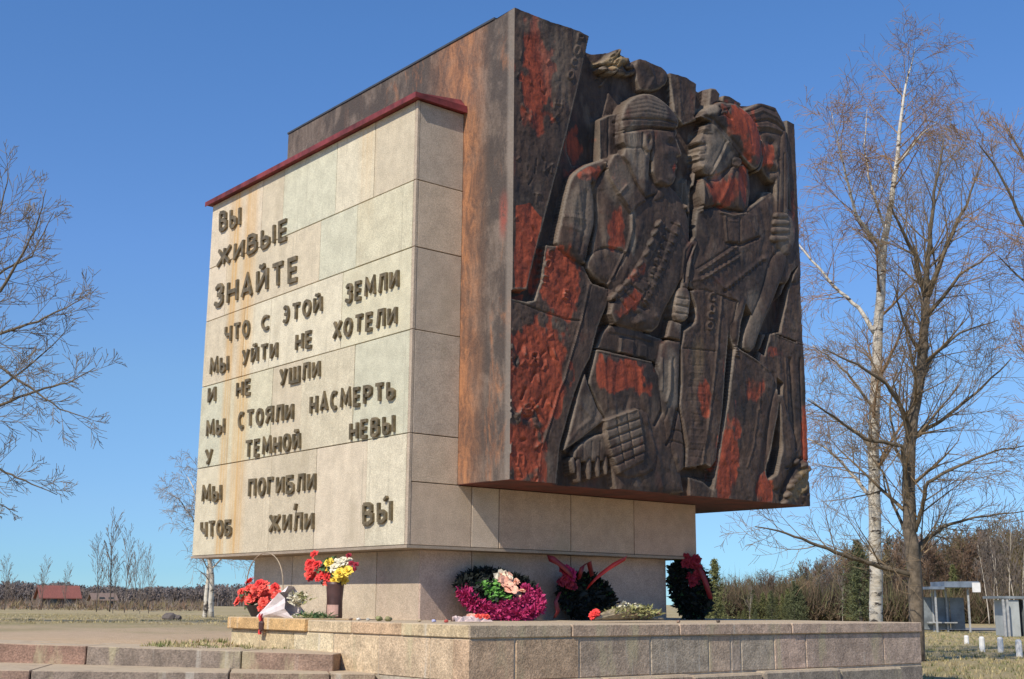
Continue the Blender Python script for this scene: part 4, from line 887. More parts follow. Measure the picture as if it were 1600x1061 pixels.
guided('alder_tree', 'bare dark grey-barked tree with forked top and wide low limbs right of the birch', 22, D2, [
  (((1434,b2),(1430,900),(1421,830),(1420,740),(1425,650),(1437,600),(1443,540),(1446,465)), .165, .09, .0, 10, 2.4),
  (((1446,465),(1430,400),(1405,350),(1390,318)), .07, .012, -.8, 13, 1.7), (((1446,465),(1452,380),(1460,300),(1475,215)), .08, .012, .2, 16, 1.8),
  (((1447,470),(1480,380),(1510,320),(1535,250)), .07, .012, .8, 14, 1.8), (((1444,500),(1500,430),(1560,390)), .05, .01, -.8, 10, 1.6),
  (((1425,705),(1410,640),(1385,600),(1340,570),(1285,545)), .07, .012, -1., 13, 1.7), (((1422,800),(1410,696),(1351,686),(1302,651),(1262,625)), .06, .012, -1.4, 12, 1.6),
  (((1428,900),(1376,885),(1332,872),(1278,852),(1229,833),(1180,823)), .07, .012, -1.2, 14, 1.6), (((1432,880),(1440,850),(1474,823),(1523,808),(1605,798)), .07, .012, .8, 14, 1.6),
  (((1430,830),(1440,794),(1449,754),(1494,730),(1552,705),(1610,695)), .06, .012, -.8, 14, 1.7), (((1423,690),(1440,676),(1484,647),(1540,600),(1580,560)), .06, .012, .6, 13, 1.7),
  (((1437,600),(1454,560),(1500,520),(1560,500)), .055, .01, 1., 12, 1.6), (((1421,740),(1400,700),(1390,640),(1400,580)), .05, .01, 1.2, 10, 1.5),
  (((1428,860),(1400,800),(1380,740),(1350,700)), .05, .01, 1., 9, 1.5), (((1441,560),(1410,500),(1395,440)), .05, .01, -.6, 10, 1.5)], PA, (M_bark, M_limb, M_twb), ((0,),(1,),(2,3,4,5)), ((10,8,.1),(6,5,.03),(3,3,1)), foot(1434, D2))
D3 = 22.
guided('bare_tree', 'bare dark-twigged tree reaching into the picture at the right edge', 23, D3, [
  (((1700,basept(1700,D3)),(1695,800),(1690,600),(1690,400),(1695,200)), .16, .05, .0, 10, 1.8), (((1692,560),(1640,420),(1590,330),(1558,265),(1528,222)), .05, .01, -.4, 13, 1.2),
  (((1692,480),(1640,330),(1600,250),(1570,190)), .05, .01, .6, 12, 1.2), (((1690,640),(1640,520),(1600,440),(1560,400)), .05, .01, .4, 11, 1.2),
  (((1692,700),(1640,600),(1590,540)), .04, .01, .4, 9, 1.2)], dict(PA, lv=5), (M_bark, M_limb, M_twr), ((0,),(1,),(2,3,4,5)), ((8,6,.1),(6,5,.03),(3,3,1)), foot(1700, D3))
D4 = 26.
PL4 = dict(PA, rmin=.0055, up=[0,.04,.03,.03,.03], kids=[8,6,5,4,3], len=(.45,.75), wob=[.05,.06,.07,.08,.08])
guided('bare_tree', 'bare grey tree whose fine branches reach in from the left edge against the sky', 24, D4, [
  (((-160,basept(-160,D4)),(-155,800),(-150,650),(-150,450),(-155,250)), 0.2250, 0.0650, .0, 12, 2.56),
  (((-152,720),(-60,670),(0,633),(59,610),(107,598),(148,575)), 0.0525, 0.0091, .4, 12, 1.20), (((-152,640),(-60,590),(0,574),(45,605),(95,640),(142,656)), 0.0450, 0.0078, -.4, 12, 1.12),
  (((-150,600),(-60,545),(0,521),(59,503),(95,485),(136,462)), 0.0525, 0.0078, .2, 12, 1.20), (((-150,560),(-60,490),(0,455),(36,396),(59,349),(72,296)), 0.0525, 0.0078, -.3, 12, 1.20),
  (((-152,470),(-70,400),(0,337),(14,270)), 0.0525, 0.0078, .4, 10, 1.28), (((-152,780),(-60,750),(0,734),(36,750),(89,773)), 0.0450, 0.0078, .2, 10, 0.88),
  (((-155,840),(-60,800),(0,788),(28,800)), 0.0300, 0.0065, .0, 5, 0.56), (((-150,520),(-60,470),(10,420),(50,400),(85,330)), 0.0450, 0.0078, .8, 11, 1.12), (((-150,690),(-60,650),(10,600),(60,560),(100,520)), 0.0450, 0.0078, .8, 11, 1.04)],
  PL4, (M_limb, M_limb, simple('grey_brown_twig', (.22,.18,.14), .9, .25, 2)), ((0,),(1,),(2,3,4,5)), ((8,6,.1),(5,4,.02),(3,3,1)), foot(-160, D4))
# small weeping birch far left of the wall: twin stems
D5 = 38.; bA = basept(331, D5)
PW = dict(PB, rmin=.0045, up=[0,.03,0,-.10,-.14], kids=[8,7,6,5,4])
M_tws = simple('pale_twig', (.30,.25,.21), .9, .2, 2)
guided('birch_tree', 'small weeping birch with twin white stems seen left of and under the lettered wall', 25, D5, [
  (((331,bA),(330,900),(326,850),(322,780),(318,730)), .09, .02, .0, 16, 1.3), (((320,bA),(322,920),(330,860),(345,800),(350,740)), .075, .02, .5, 14, 1.3),
  (((326,860),(300,810),(280,780),(262,770)), .03, .01, -.6, 10, 1.), (((330,890),(360,860),(385,850)), .03, .01, .3, 9, 1.), (((324,830),(300,760),(290,740)), .03, .01, .6, 9, 1.)],
  PW, (M_birch, M_birch, M_tws), ((0,),(1,),(2,3,4,5)), ((8,6,.1),(5,4,.02),(3,3,1)), foot(326, D5))
# ---------------------------------------------------------------- woods and far things
def proto_tree(seed, H_, P, mats, tr=.07):
    r = random.Random(seed); out = [[] for _ in range(6)]; grow(r, V3(0,0,0), V3(0,0,1), H_, tr, 0, P, out); res = []
    for lv, mt in (((0,), mats[0]), ((1,2,3,4), mats[1])):
        mb = MB()
        for l in lv:
            for pts, rad in out[l]: mb.tube(pts, rad, 5 if l == 0 else 3)
        res.append(mb.mesh('tree_part', mt, True))
    return res
def place_tree(me, name, lab, cat, X, sc, rz, group, sq=1.):
    e = empty(name, lab, cat, X, group); e.scale = (sc*sq, sc*sq, sc); e.rotation_euler = (0, 0, rz)
    a = link('trunk', me[0], e); b = link('twig_mass', me[1], e); b['kind'] = 'stuff'; return e
PF_ = dict(lv=4, seg=[8,5,4,3], wob=[.03,.10,.14,.16], up=[0,.10,.06,.03], kids=[26,8,5,3], ang=(22,50), len=(.26,.46), rmin=.014)
M_ft = simple('wood_trunk', (.12,.095,.075), .9, .3, 1); M_fw = simple('pale_trunk', (.50,.44,.36), .9, .2, 2)
M_fa = simple('wood_twigs_brown', (.22,.14,.09), .9, .35, .3); M_fb = simple('wood_twigs_olive', (.21,.165,.08), .9, .35, .3); M_fc = simple('wood_twigs_grey', (.20,.16,.13), .9, .3, .3)
VAR = [proto_tree(31, 6, PF_, (M_ft, M_fa)), proto_tree(32, 6, PF_, (M_fw, M_fb)), proto_tree(33, 6, PF_, (M_ft, M_fc)), proto_tree(34, 6, PF_, (M_ft, M_fb))]
SAP = proto_tree(35, 6, dict(PF_, kids=[16,5,3,2], ang=(14,32), rmin=.012), (M_ft, M_fc), .05)
M_nd = [simple('pine_needles', (.13,.135,.045), .9, .4, 1.2), simple('dark_needles', (.085,.095,.04), .9, .4, 1.2)]
def conifer(seed, mt):
    r = random.Random(seed); mb = MB(); tb = MB(); tb.tube([V3(0,0,0), V3(.03,0,3), V3(0,0,6)], [.1,.06,.01], 6)
    for i in range(30):
        z = .5+5.3*i/30; R = (6.2-z)*.33*r.uniform(.75,1.15)
        for j in range(9):
            a = r.uniform(0, 6.28); L = R*r.uniform(.6,1.1)
            for k in range(9):
                f = (k+.5)/9*L; zc = z+f*.12+r.uniform(-.1,.12); x = f*math.cos(a)+r.uniform(-.1,.1); y = f*math.sin(a)+r.uniform(-.1,.1); q = rv(r)*.17; w = rv(r)*.08
                mb.add([V3(x,y,zc)-q, V3(x,y,zc)+w, V3(x,y,zc)+q+V3(0,0,.05)], [(0,1,2)])
    return [tb.mesh('tree_part', M_ft), mb.mesh('tree_part', mt)]
CON = [conifer(41, M_nd[0]), conifer(42, M_nd[1])]
prof = [(1080,925),(1110,918),(1150,916),(1200,905),(1250,893),(1300,882),(1330,862),(1360,868),(1400,852),(1450,852),(1500,850),(1550,832),(1600,838),(1680,835)]
def top_y(px): return float(np.interp(px, [p[0] for p in prof], [p[1] for p in prof]))
rt = random.Random(77)
def by_px(px, D, topy=None):
    X = at(px, 960, D); z = gz_at(X); X = (X[0], X[1], z-.1); t = lat(X[0], X[1])[1]
    hz = 936.3+px*.008; h = (hz-topy)/F_PX*D+ (CAM[2]-z) if topy else 5; return X, h
for row, D in enumerate((96, 106, 117, 128)):
    n = 34
    for i in range(n):
        px = 1105+(1690-1105)*(i+rt.random())/n
        X, h = by_px(px, D, top_y(px)+rt.uniform(-9, 22)-row*1.5); k = rt.choice((0,0,1,2,3,3))
        place_tree(VAR[k], 'bare_tree', ('dark-trunked bare tree with reddish-brown twigs', 'pale-trunked bare tree with olive twigs', 'dark-trunked bare tree with grey twigs', 'dark-trunked bare tree with olive twigs')[k]+' in the wood at the right', 'tree', X, h/6.4, rt.uniform(0,6.28), 'bare trees of the wood at the right', rt.uniform(1.,1.5))
for px in list(range(1105,1700,26))+list(range(1138,1262,9)):
    D = rt.uniform(86,120) if px > 1262 else rt.uniform(84,93); p_ = px+rt.uniform(-10,10); X, h = by_px(p_, D, top_y(p_)+rt.uniform(6, 40))
    place_tree(CON[rt.random() < .4], 'young_pine', 'young olive-green pine mixed into the bare wood at the right', 'tree', X, h/6, rt.uniform(0,6.28), 'young pines of the wood at the right', rt.uniform(.9,1.3))
for px, ty, D, lab in ((1118,868,70,'bushy green pine standing beside the rear corner of the pedestal'), (1098,902,74,'lower green pine half hidden by the dark wreath'), (1345,838,84,'dark tall pine rising behind the white birch trunk')):
    X, h = by_px(px, D, ty); place_tree(CON[1 if px > 1300 else 0], 'pine_tree', lab, 'tree', X, h/6, 1., None, 1.15)
for px, ty in ((1171,915),(1316,908),(1545,850),(1562,835),(1578,830),(1588,842),(1598,826),(1553,870)):
    X, h = by_px(px, 88, ty); e = place_tree(SAP, 'thin_birch', 'thin pale-stemmed birch in front of the brown wood', 'tree', X, h/6, px, 'thin pale birches before the wood', 1.); 
    for ch in e.children:
        if ch.name.startswith('trunk'): ch.material_slots[0].link = 'OBJECT'; ch.material_slots[0].material = M_fw
# undergrowth: one dense mass of brush nobody could count
def brush(name, lab, s_of, D0, D1, n, h0, h1, mats, seed, w=.02):
    r = random.Random(seed); mb = MB()
    for _ in range(n):
        px = r.uniform(*s_of); D = r.uniform(D0, D1); X = at(px, 960, D); z = gz_at(X)-.1; h = r.uniform(h0, h1); b = V3(X[0], X[1], z); mi = r.randrange(len(mats))
        for k in range(6):
            d = rv(r)*.75; d[2] = abs(d[2])+.7; L = h*r.uniform(.4,1.); q = b+V3(r.uniform(-.5,.5), r.uniform(-.5,.5), r.uniform(0,.4)*h); e = q+d*L*.6; s = rv(r)*w
            mb.add([q-s, q+s, e], [(0,1,2)], mi); e2 = q+d*L*.25+rv(r)*L*.22; mb.add([q+d*L*.1-s, q+d*L*.1+s, e2], [(0,1,2)], mi)
    return tag(mb.build(name, mats), lab, 'brush', kind='stuff')
M_ba = simple('brush_brown', (.11,.075,.045), .9, .35, .3); M_bb = simple('brush_olive', (.095,.09,.038), .9, .35, .3)
brush('undergrowth', 'brown and olive undergrowth filling the foot of the wood at the right', (1085,1720), 92, 135, 24000, 1.2, 4.2, [M_ba, M_bb, M_ba], 51, .045)
# far forest left on the horizon
M_far = simple('far_wood', (.19,.15,.13), .95, .25, .08); M_far2 = simple('far_wood_dark', (.13,.115,.115), .95, .25, .08)
mb = MB(); rf_ = random.Random(61)
def far_h(px): return (6.3 if px > 90 else 6.3)*(1+.10*math.sin(px*.017+1)+.05*math.sin(px*.083)+.03*math.sin(px*.31))
ridge_ = []
for i in range(260):          # the solid heart of the wood: uneven mounds of brush
    px = -280+i*4; D = 372; X = at(px, 945, D); h = far_h(px)*.80*rf_.uniform(.94,1.05); ridge_.append((V3(X[0],X[1],-1.5), h))
for (b0, h0), (b1, h1) in zip(ridge_[:-1], ridge_[1:]):
    nb = V3(math.cos(YAW), math.sin(YAW), 0)*14; z = V3(0,0,1)
    mb.add([b0-nb*.6, b1-nb*.6, b1+z*h1, b0+z*h0, b1+nb, b0+nb], [(0,1,2,3),(3,2,4,5)], 1)
for _ in range(15000):
    px = rf_.uniform(-260, 720); D = rf_.uniform(300, 371); X = at(px, 945, D); z = -1.35; h = far_h(px)*(.80+.2*(D-300)/70)*rf_.uniform(.72,1.04); w = .07*rf_.uniform(.6,1.6)*1.6
    b0 = V3(X[0],X[1],z); mi = rf_.random() < .4; l = rf_.uniform(-.5,.5)
    tp = b0+V3(l,-l,h); q = rv(rf_)*w
    mb.add([b0-q, b0+q, tp], [(0,1,2)], int(mi))
    for k in range(5):
        f = rf_.uniform(.3,.95); c = b0*(1-f)+tp*f; d = rv(rf_); d[2] = abs(d[2])+.4; d *= h*.16*(1.3-f); s__ = rv(rf_)*w*2.4; mb.add([c-s__, c+s__, c+d], [(0,1,2)], int(mi))
tag(mb.build('far_forest', [M_far, M_far2]), 'low brown forest along the left horizon', 'forest', kind='stuff')
brush('bushes', 'low brown scrub dotting the field before the left forest', (-60,330), 120, 220, 1500, .5, 1.7, [M_fa, M_fc, M_fb], 52, .05)
for px, ty, D, w in ((150,852,110,1.),(171,822,112,1.1),(194,842,104,.9),(208,862,118,1.),(232,868,100,.8),(176,880,95,.8),(6,880,120,1.2),(64,882,125,1.2),(100,890,130,1.),(218,885,90,.7)):
    X, h = by_px(px, D, ty); place_tree(SAP, 'sapling', 'thin bare sapling rising above the left horizon', 'tree', X, h/6, px*.7, 'bare saplings on the field at the left', w)
# ---- red-roofed house
def house(px0, px1, D, ridge, eave, wall, roofm, name, lab, depth):
    a = at(px0, 950, D); b = at(px1, 950, D); z = gz_at(a)-.1; e = (b-a); e[2] = 0; L = np.linalg.norm(e); e /= L; n_ = V3(-e[1], e[0], 0)
    if n_@FW < 0: n_ = -n_
    ang = .5; e2 = e*math.cos(ang)+n_*math.sin(ang); n2 = -e*math.sin(ang)+n_*math.cos(ang); L *= .86
    o = V3(a[0], a[1], z); t = empty(name, lab, name.split('_')[-1], tuple(o)); 
    P = lambda x, y, h: e2*x+n2*y+V3(0,0,h)
    mb = MB(); mb.hexa([P(.3,.3,0),P(L-.3,.3,0),P(L-.3,depth-.3,0),P(.3,depth-.3,0),P(.3,.3,eave),P(L-.3,.3,eave),P(L-.3,depth-.3,eave),P(.3,depth-.3,eave)])
    for x in (.3, L-.3): mb.add([P(x,.3,eave),P(x,depth-.3,eave),P(x,depth/2,ridge-.15)], [(0,1,2)])
    mb.build('wall', wall, t)
    mb = MB()
    for s_ in (0, 1):
        y0 = 0 if s_ == 0 else depth; v_ = [P(0,y0,eave-.1),P(L,y0,eave-.1),P(L,depth/2,ridge),P(0,depth/2,ridge)]; mb.hexa(v_+[q+V3(0,0,.12) for q in v_])
    mb.build('roof', roofm, t)
    for k in range(2):
        mb = MB(); x = L*(.28+.35*k); mb.hexa([P(x,.27,.7),P(x+.7,.27,.7),P(x+.7,.31,.7),P(x,.31,.7),P(x,.27,1.5),P(x+.7,.27,1.5),P(x+.7,.31,1.5),P(x,.31,1.5)]); mb.build('window', simple('dark_pane', (.05,.055,.06), .2, .1), t)
house(60, 135, 150, 2.75, 1.35, simple('dark_boards', (.12,.08,.06), .9), simple('faded_red_roof', (.22,.075,.055), .7), 'red_roofed_house', 'low house with faded red roof on the left horizon', 5.)
house(143, 190, 160, 1.9, 1.1, simple('brown_boards', (.17,.12,.09), .9), simple('brown_roof', (.20,.14,.11), .8), 'brown_shed', 'low brown shed just right of the red-roofed house', 4.)
# ---- bus shelter, kiosk, white bollards
M_pan = simple('blue_grey_panel', (.17,.19,.20), .7, .35, 1.5); M_rf = simple('metal_roof_blue', (.14,.17,.21), .6, .3, 2); M_wp = simple('white_paint', (.74,.72,.68), .6, .1, 5); M_gp = simple('grey_post', (.35,.35,.34), .5, .2)
def frame(px0, px1, D):
    a = at(px0, 985, D); b = at(px1, 985, D); z = gz_at(a); e = b-a; e[2] = 0; L = np.linalg.norm(e); e /= L; n_ = V3(-e[1], e[0], 0); n_ = n_ if n_@FW > 0 else -n_
    o = V3(a[0], a[1], z); return o, e, n_, L
def fbox(mb, e, n_, x0, x1, y0, y1, z0, z1, dz=0):
    P = lambda x, y, h: e*x+n_*y+V3(0,0,h)
    mb.hexa([P(x0,y0,z0),P(x1,y0,z0),P(x1,y1,z0),P(x0,y1,z0),P(x0,y0,z1),P(x1,y0,z1+dz),P(x1,y1,z1+dz),P(x0,y1,z1)])
o, e_, n_, L = frame(1451, 1530, 58); t = empty('bus_shelter', 'small blue-grey bus shelter with flat pale roof beyond the platform end', 'shelter', tuple(o))
for a_ in ((0,L*.30,1.98,2.1),(L*.3,L*.99,2.08,2.34)):
    mb = MB(); fbox(mb, e_, n_, a_[0], a_[1]-.01, -.5, 1.5, a_[2], a_[3], .02); mb.build('roof', M_rf, t)
mb = MB(); fbox(mb, e_, n_, L*.84, L*1.0, -.54, -.505, 1.86, 2.3); mb.build('sign_plate', M_wp, t)
for i in range(3): mb = MB(); fbox(mb, e_, n_, L*(.03+.30*i), L*(.03+.30*(i+1))-.04, 1.2, 1.24, .12, 1.62); mb.build('wall_panel', M_pan, t)
for x in (.02, .15, .27, .55, .80): mb = MB(); fbox(mb, e_, n_, L*x-.04, L*x+.04, -.2 if x in (.15,.8) else 1.1, -.12 if x in (.15,.8) else 1.18, 0, 2.02); mb.build('post', M_gp, t)
mb = MB(); fbox(mb, e_, n_, .3, L*.7, .8, 1.1, .42, .48); mb.build('bench', M_gp, t)
o, e_, n_, L = frame(1562, 1640, 50); t = empty('roadside_kiosk', 'pale grey roadside kiosk with flat light roof at the right edge', 'kiosk', tuple(o))
mb = MB(); fbox(mb, e_, n_, 0, L, -.1, 1.6, 1.50, 1.6); mb.build('roof', M_pan, t)
mb = MB(); fbox(mb, e_, n_, .38, .85, 0, 1.4, 0, 1.45); fbox_ = mb.build('wall', simple('pale_panel', (.36,.38,.37), .6, .12, 2), t)
mb = MB(); fbox(mb, e_, n_, 1.1, L-.2, .1, 1.4, 0, 1.45); mb.build('wall', M_pan, t)
for x in (.12, .28, .98): mb = MB(); fbox(mb, e_, n_, x-.04, x+.04, -.3, -.22, 0, 1.47); mb.build('post', M_gp, t)
def bollard_mesh():
    mb = MB(); mb.lathe((0,0,0), [(.075,-.2),(.075,.34),(.055,.38),(.0,.39)], 10); return mb.mesh('bollard', M_wp, False)
bm_ = bollard_mesh()
for px, y0, y1, lab in ((1510.6,994,1007,'small far white post, leftmost of the four beyond the platform'), (1535,994,1018,'white post second from the left, beside the field edge'), (1564,996,1020,'white post below the kiosk, third of the row'), (1593,998,1026,'tallest white post at the right picture edge')):
    D = 1.17*F_PX/(y1-949.)*1.02; X = at(px, y1, D); o = link('bollard', bm_); h = (y1-y0)/F_PX*D; o.location = (X[0], X[1], gz_at(X)); o.scale = (1,1,h/.39); tag(o, lab, 'post', 'white posts along the field')
# dark stones on the gravel at the left
def stone_mesh(r_, seed, mt):
    bm = bmesh.new(); bmesh.ops.create_icosphere(bm, subdivisions=2, radius=r_); rr_ = random.Random(seed)
    for v in bm.verts: v.co *= rr_.uniform(.8, 1.15); v.co.z *= .7
    me = bpy.data.meshes.new('stone'); bm.to_mesh(me); bm.free(); me.materials.append(mt); return me
for px, py, r_, lab in ((266,967,.20,'dark stone lying on the far gravel, left one of the pair'), (276,967,.13,'smaller dark stone right beside the larger one on the gravel')):
    D = 33; X = at(px, py, D); o = link('stone', stone_mesh(r_, px, M_core)); o.location = (X[0], X[1], gz_at(X)+.05); tag(o, lab, 'stone')
# ---------------------------------------------------------------- wreaths and flowers
def fm(n, c, v=.25): return simple(n, c, .75, v, 40)
M_red = fm('red_petals', (.72,.045,.04)); M_cor = fm('coral_petals', (.80,.10,.07)); M_mag = fm('magenta_petals', (.45,.03,.14)); M_mag2 = fm('deep_magenta', (.42,.015,.10)); M_pea = fm('peach_petals', (.80,.42,.30)); M_yel = fm('yellow_petals', (.80,.58,.07)); M_wht = fm('cream_petals', (.72,.66,.50)); M_dr = fm('dark_red_petals', (.28,.012,.03))
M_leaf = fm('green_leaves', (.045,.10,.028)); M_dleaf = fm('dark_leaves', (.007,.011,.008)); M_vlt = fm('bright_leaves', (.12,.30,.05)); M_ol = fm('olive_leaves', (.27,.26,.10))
M_paper = simple('pale_paper', (.72,.64,.63), .6, .1, 12); M_wire = simple('basket_cane', (.32,.25,.17), .6, .2); M_blk2 = simple('dark_wicker', (.03,.02,.018), .7, .3, 30)
M_rib = simple('red_ribbon', (.62,.03,.02), .4, .15, 9); M_drib = simple('dark_ribbon', (.20,.015,.02), .5, .2, 9); M_vase = simple('brown_vase', (.075,.035,.03), .45, .3, 10); M_pinkv = simple('pinkish_label', (.50,.30,.24), .6, .2, 10)
rq = random.Random(99)
def bloom(mt, r=.045, layers=4, pet=9, seed=0, open_=1.):
    """a ruffled flower head facing +z"""
    q = random.Random(seed); mb = MB()
    for l in range(layers):
        f = (l+1)/layers; el = math.radians(78-62*f*open_)
        for k in range(pet):
            a = 2*math.pi*(k+.5*(l % 2)+q.uniform(-.2,.2))/pet; L = r*(.55+.5*f)*q.uniform(.85,1.15); w = r*.42*q.uniform(.8,1.2)
            d = V3(math.cos(a)*math.cos(el), math.sin(a)*math.cos(el), math.sin(el)); s = V3(-math.sin(a), math.cos(a), 0)*w; t = d*L; z = V3(0,0,-.3*r+ .15*r*q.random())
            m_ = t*.6+V3(0,0,.12*r)
            mb.add([z, z+m_-s, z+t-s*.5+rv(q)*r*.14, z+t+s*.5+rv(q)*r*.14, z+m_+s], [(0,1,2,3,4)])
    return mb.mesh('bloom', mt)
BL = {k: [bloom(m_, 1., 4, 9, s) for s in (1,2,3)] for k, m_ in dict(red=M_red, cor=M_cor, mag=M_mag, mag2=M_mag2, pea=M_pea, yel=M_yel, wht=M_wht, dr=M_dr).items()}
LILY = {k: bloom(m_, 1., 1, 6, 5, 1.0) for k, m_ in dict(pea=M_pea, wht=M_wht).items()}
def put(parent, kind, c, r, n=(0,0,1), name='flower', lily=False):
    o = link(name, LILY[kind] if lily else rq.choice(BL[kind]), parent); o.location = tuple(c); o.scale = (r,)*3
    o.rotation_mode = 'QUATERNION'; o.rotation_quaternion = Vector(n).to_track_quat('Z', 'Y') @ Matrix.Rotation(rq.uniform(0,6.28), 3, 'Z').to_quaternion(); return o
def leaves(parent, cen, rad, n, L, mt, name='leaf_mass', shape=None, w=.3):
    mb = MB()
    for _ in range(n):
        c = V3(*cen)+(rv(rq)*V3(*rad)*rq.random()**.4 if shape is None else V3(*shape())); d = rv(rq); d[2] = abs(d[2])*.6; s = rv(rq)*L*w; t = d*L*rq.uniform(.6,1.2)
        mb.add([c, c+t*.5+s, c+t, c+t*.5-s+rv(rq)*L*.06], [(0,1,2,3)])
    o = mb.build(name, mt, parent); o['kind'] = 'stuff'; return o
W = lambda px, py, axis, val: on(px, py, axis, val)

# basket of coral carnations
U0 = -.62; c0 = W(408, 940, 0, U0); B0_ = V3(U0, c0[1], 0)
bk = empty('flower_basket', 'cane basket of coral-red carnations with thin arched handle at the left end', 'basket', (0,0,0)); bk.location = tuple(B0_)
mb = MB(); mb.lathe((0,0,0), [(.0,.004),(.09,.005),(.12,.06),(.16,.13),(.15,.13),(.0,.10)], 14); mb.build('basket_bowl', M_blk2, bk)
hl = W(384, 925, 0, U0)-B0_; hr = W(442, 925, 0, U0)-B0_; ht = W(411, 864, 0, U0)-B0_
pts = []
for i in range(21):
    a = math.pi*i/20; s_ = (1-math.cos(a))/2; base = hl*(1-s_)+hr*s_; p_ = base*1.; p_[2] = base[2]+(ht[2]-base[2])*math.sin(a)**.8; pts.append(p_)
mb = MB(); mb.tube([V3(hl[0],hl[1],.08)]+pts+[V3(hr[0],hr[1],.08)], .006, 6); mb.build('handle', M_wire, bk, smooth=True)
for i in range(54):
    px = rq.gauss(404, 17); py = rq.gauss(928, 11)
    if not (371 < px < 441 and 906 < py < 952) or (px > 425 and py > 938): px, py = rq.uniform(380,432), rq.uniform(912,942)
    c = W(px, py, 0, U0+rq.uniform(-.13,.12))-B0_; put(bk, 'cor' if rq.random() < .72 else 'red', c, .052*rq.uniform(.8,1.15), c-V3(.1,0,.05)+V3(-.25,-.25,.1))
leaves(bk, W(404,935,0,U0)-B0_, (.16,.2,.13), 160, .06, M_leaf)
# paper-wrapped bunch leaning on the basket
pb = empty('wrapped_bouquet', 'bouquet in pale pink paper lying against the red carnation basket', 'bouquet', tuple(V3(-.72, W(440,950,0,-.72)[1], 0))); o0 = V3(*pb.location)
apex = W(403,964,0,-.8)-o0; mouth = W(458,940,0,-.70)-o0; ax = mouth-apex; Lc = np.linalg.norm(ax); ax /= Lc; s1 = np.cross(ax, V3(1,0,.2)); s1 /= np.linalg.norm(s1); s2 = np.cross(ax, s1)
mb = MB(); nn = 20; 
for i in range(7):
    f = i/6
    for k in range(nn):
        a = 2*math.pi*k/nn; rr_ = (.02+.145*f)*(1+.16*math.sin(k*2.6)*f+.08*math.sin(k*5+i)); q = apex+ax*Lc*f*(1+.06*math.sin(k*1.7))+(s1*math.cos(a)+s2*math.sin(a)*.75)*rr_; mb.v.append(tuple(q))
for i in range(6):
    for k in range(nn): mb.f.append((i*nn+k, i*nn+(k+1)%nn, (i+1)*nn+(k+1)%nn, (i+1)*nn+k)); mb.mi.append(0)
mb.build('paper_wrap', M_paper, pb)
leaves(pb, mouth+ax*.06, (.09,.10,.08), 90, .08, M_wht, 'petal_mass'); leaves(pb, mouth+ax*.12, (.1,.16,.07), 70, .09, M_ol, 'leaf_mass', w=.12)
# memorial ribbon hanging over the coping
rb = empty('hanging_ribbon', 'short dark red ribbon hanging over the orange coping stone below the basket', 'ribbon', tuple(W(410,962,0,-.96))); o0 = V3(*rb.location)
for k, (dy, mt) in enumerate(((.0, M_drib), (.035, M_red))):
    mb = MB(); n = 8
    for i in range(n+1):
        z = .02-.2*i/n; y = dy+.012*math.sin(i*1.1+k)
        for w in (-.022, .026): mb.v.append((-.006*math.sin(i)-.004*k+ (w*.2), y+w*(1+.3*math.sin(i*.9)), z))
    for i in range(n): mb.f.append((2*i, 2*i+1, 2*i+3, 2*i+2)); mb.mi.append(0)
    mb.build('ribbon_tail', mt, rb)
mb = MB(); mb.lathe((0,0,-.1), [(.0,-.04),(.03,-.035),(.035,.03),(.02,.05),(0,.05)], 10); mb.build('candle_cup', M_vase, rb)
# vase
U1 = -.40; vb = W(522, 962, 0, U1); vs_ = empty('flower_vase', 'dark brown tall vase of red carnations and yellow flowers against the lit pedestal', 'vase', (U1, vb[1], 0)); o0 = V3(U1, vb[1], 0)
mb = MB(); mb.lathe((0,0,0), [(.0,.002),(.075,.002),(.082,.02),(.078,.18),(.088,.33),(.092,.36),(.08,.36),(.07,.3),(0,.28)], 18); mb.build('vase_body', M_vase, vs_, smooth=True)
mb = MB()
for k in range(9):
    a_ = math.radians(178+k*11)
    for r_, z_ in ((.0845,.03),(.0815,.14)): mb.v.append((r_*math.cos(a_), r_*math.sin(a_), z_))
for k in range(8): mb.f.append((2*k, 2*k+2, 2*k+3, 2*k+1)); mb.mi.append(0)
mb.build('vase_label', M_pinkv, vs_)
for i in range(20):
    px = rq.uniform(480,514); py = rq.uniform(866,912); c = W(px, py, 0, U1+rq.uniform(-.08,.1))-o0; put(vs_, 'red' if rq.random() < .7 else 'cor', c, .05*rq.uniform(.85,1.1), V3(-.6,-.4,.4)+c*.3)
for i in range(18):
    px = rq.uniform(514,546); py = rq.uniform(872,914); c = W(px, py, 0, U1+rq.uniform(-.1,.06))-o0; put(vs_, 'yel' if py > 888 or px < 520 and rq.random() < .6 else 'wht', c, .052*rq.uniform(.8,1.15), V3(-.6,-.5,.5)+c*.3)
for px, py in ((549,880),(552,890),(545,868),(556,882)): put(vs_, 'dr', W(px, py, 0, U1)-o0, .03, V3(-.5,-.5,.5))
leaves(vs_, W(515,895,0,U1)-o0, (.1,.16,.16), 130, .07, M_leaf)
mb = MB()
for i in range(16):
    p_ = W(rq.uniform(486,546), rq.uniform(880,905), 0, U1)-o0; mb.tube([V3(rq.uniform(-.04,.04), rq.uniform(-.04,.04), .3), p_], .004, 4)
so_ = mb.build('stem_mass', M_leaf, vs_); so_['kind'] = 'stuff'
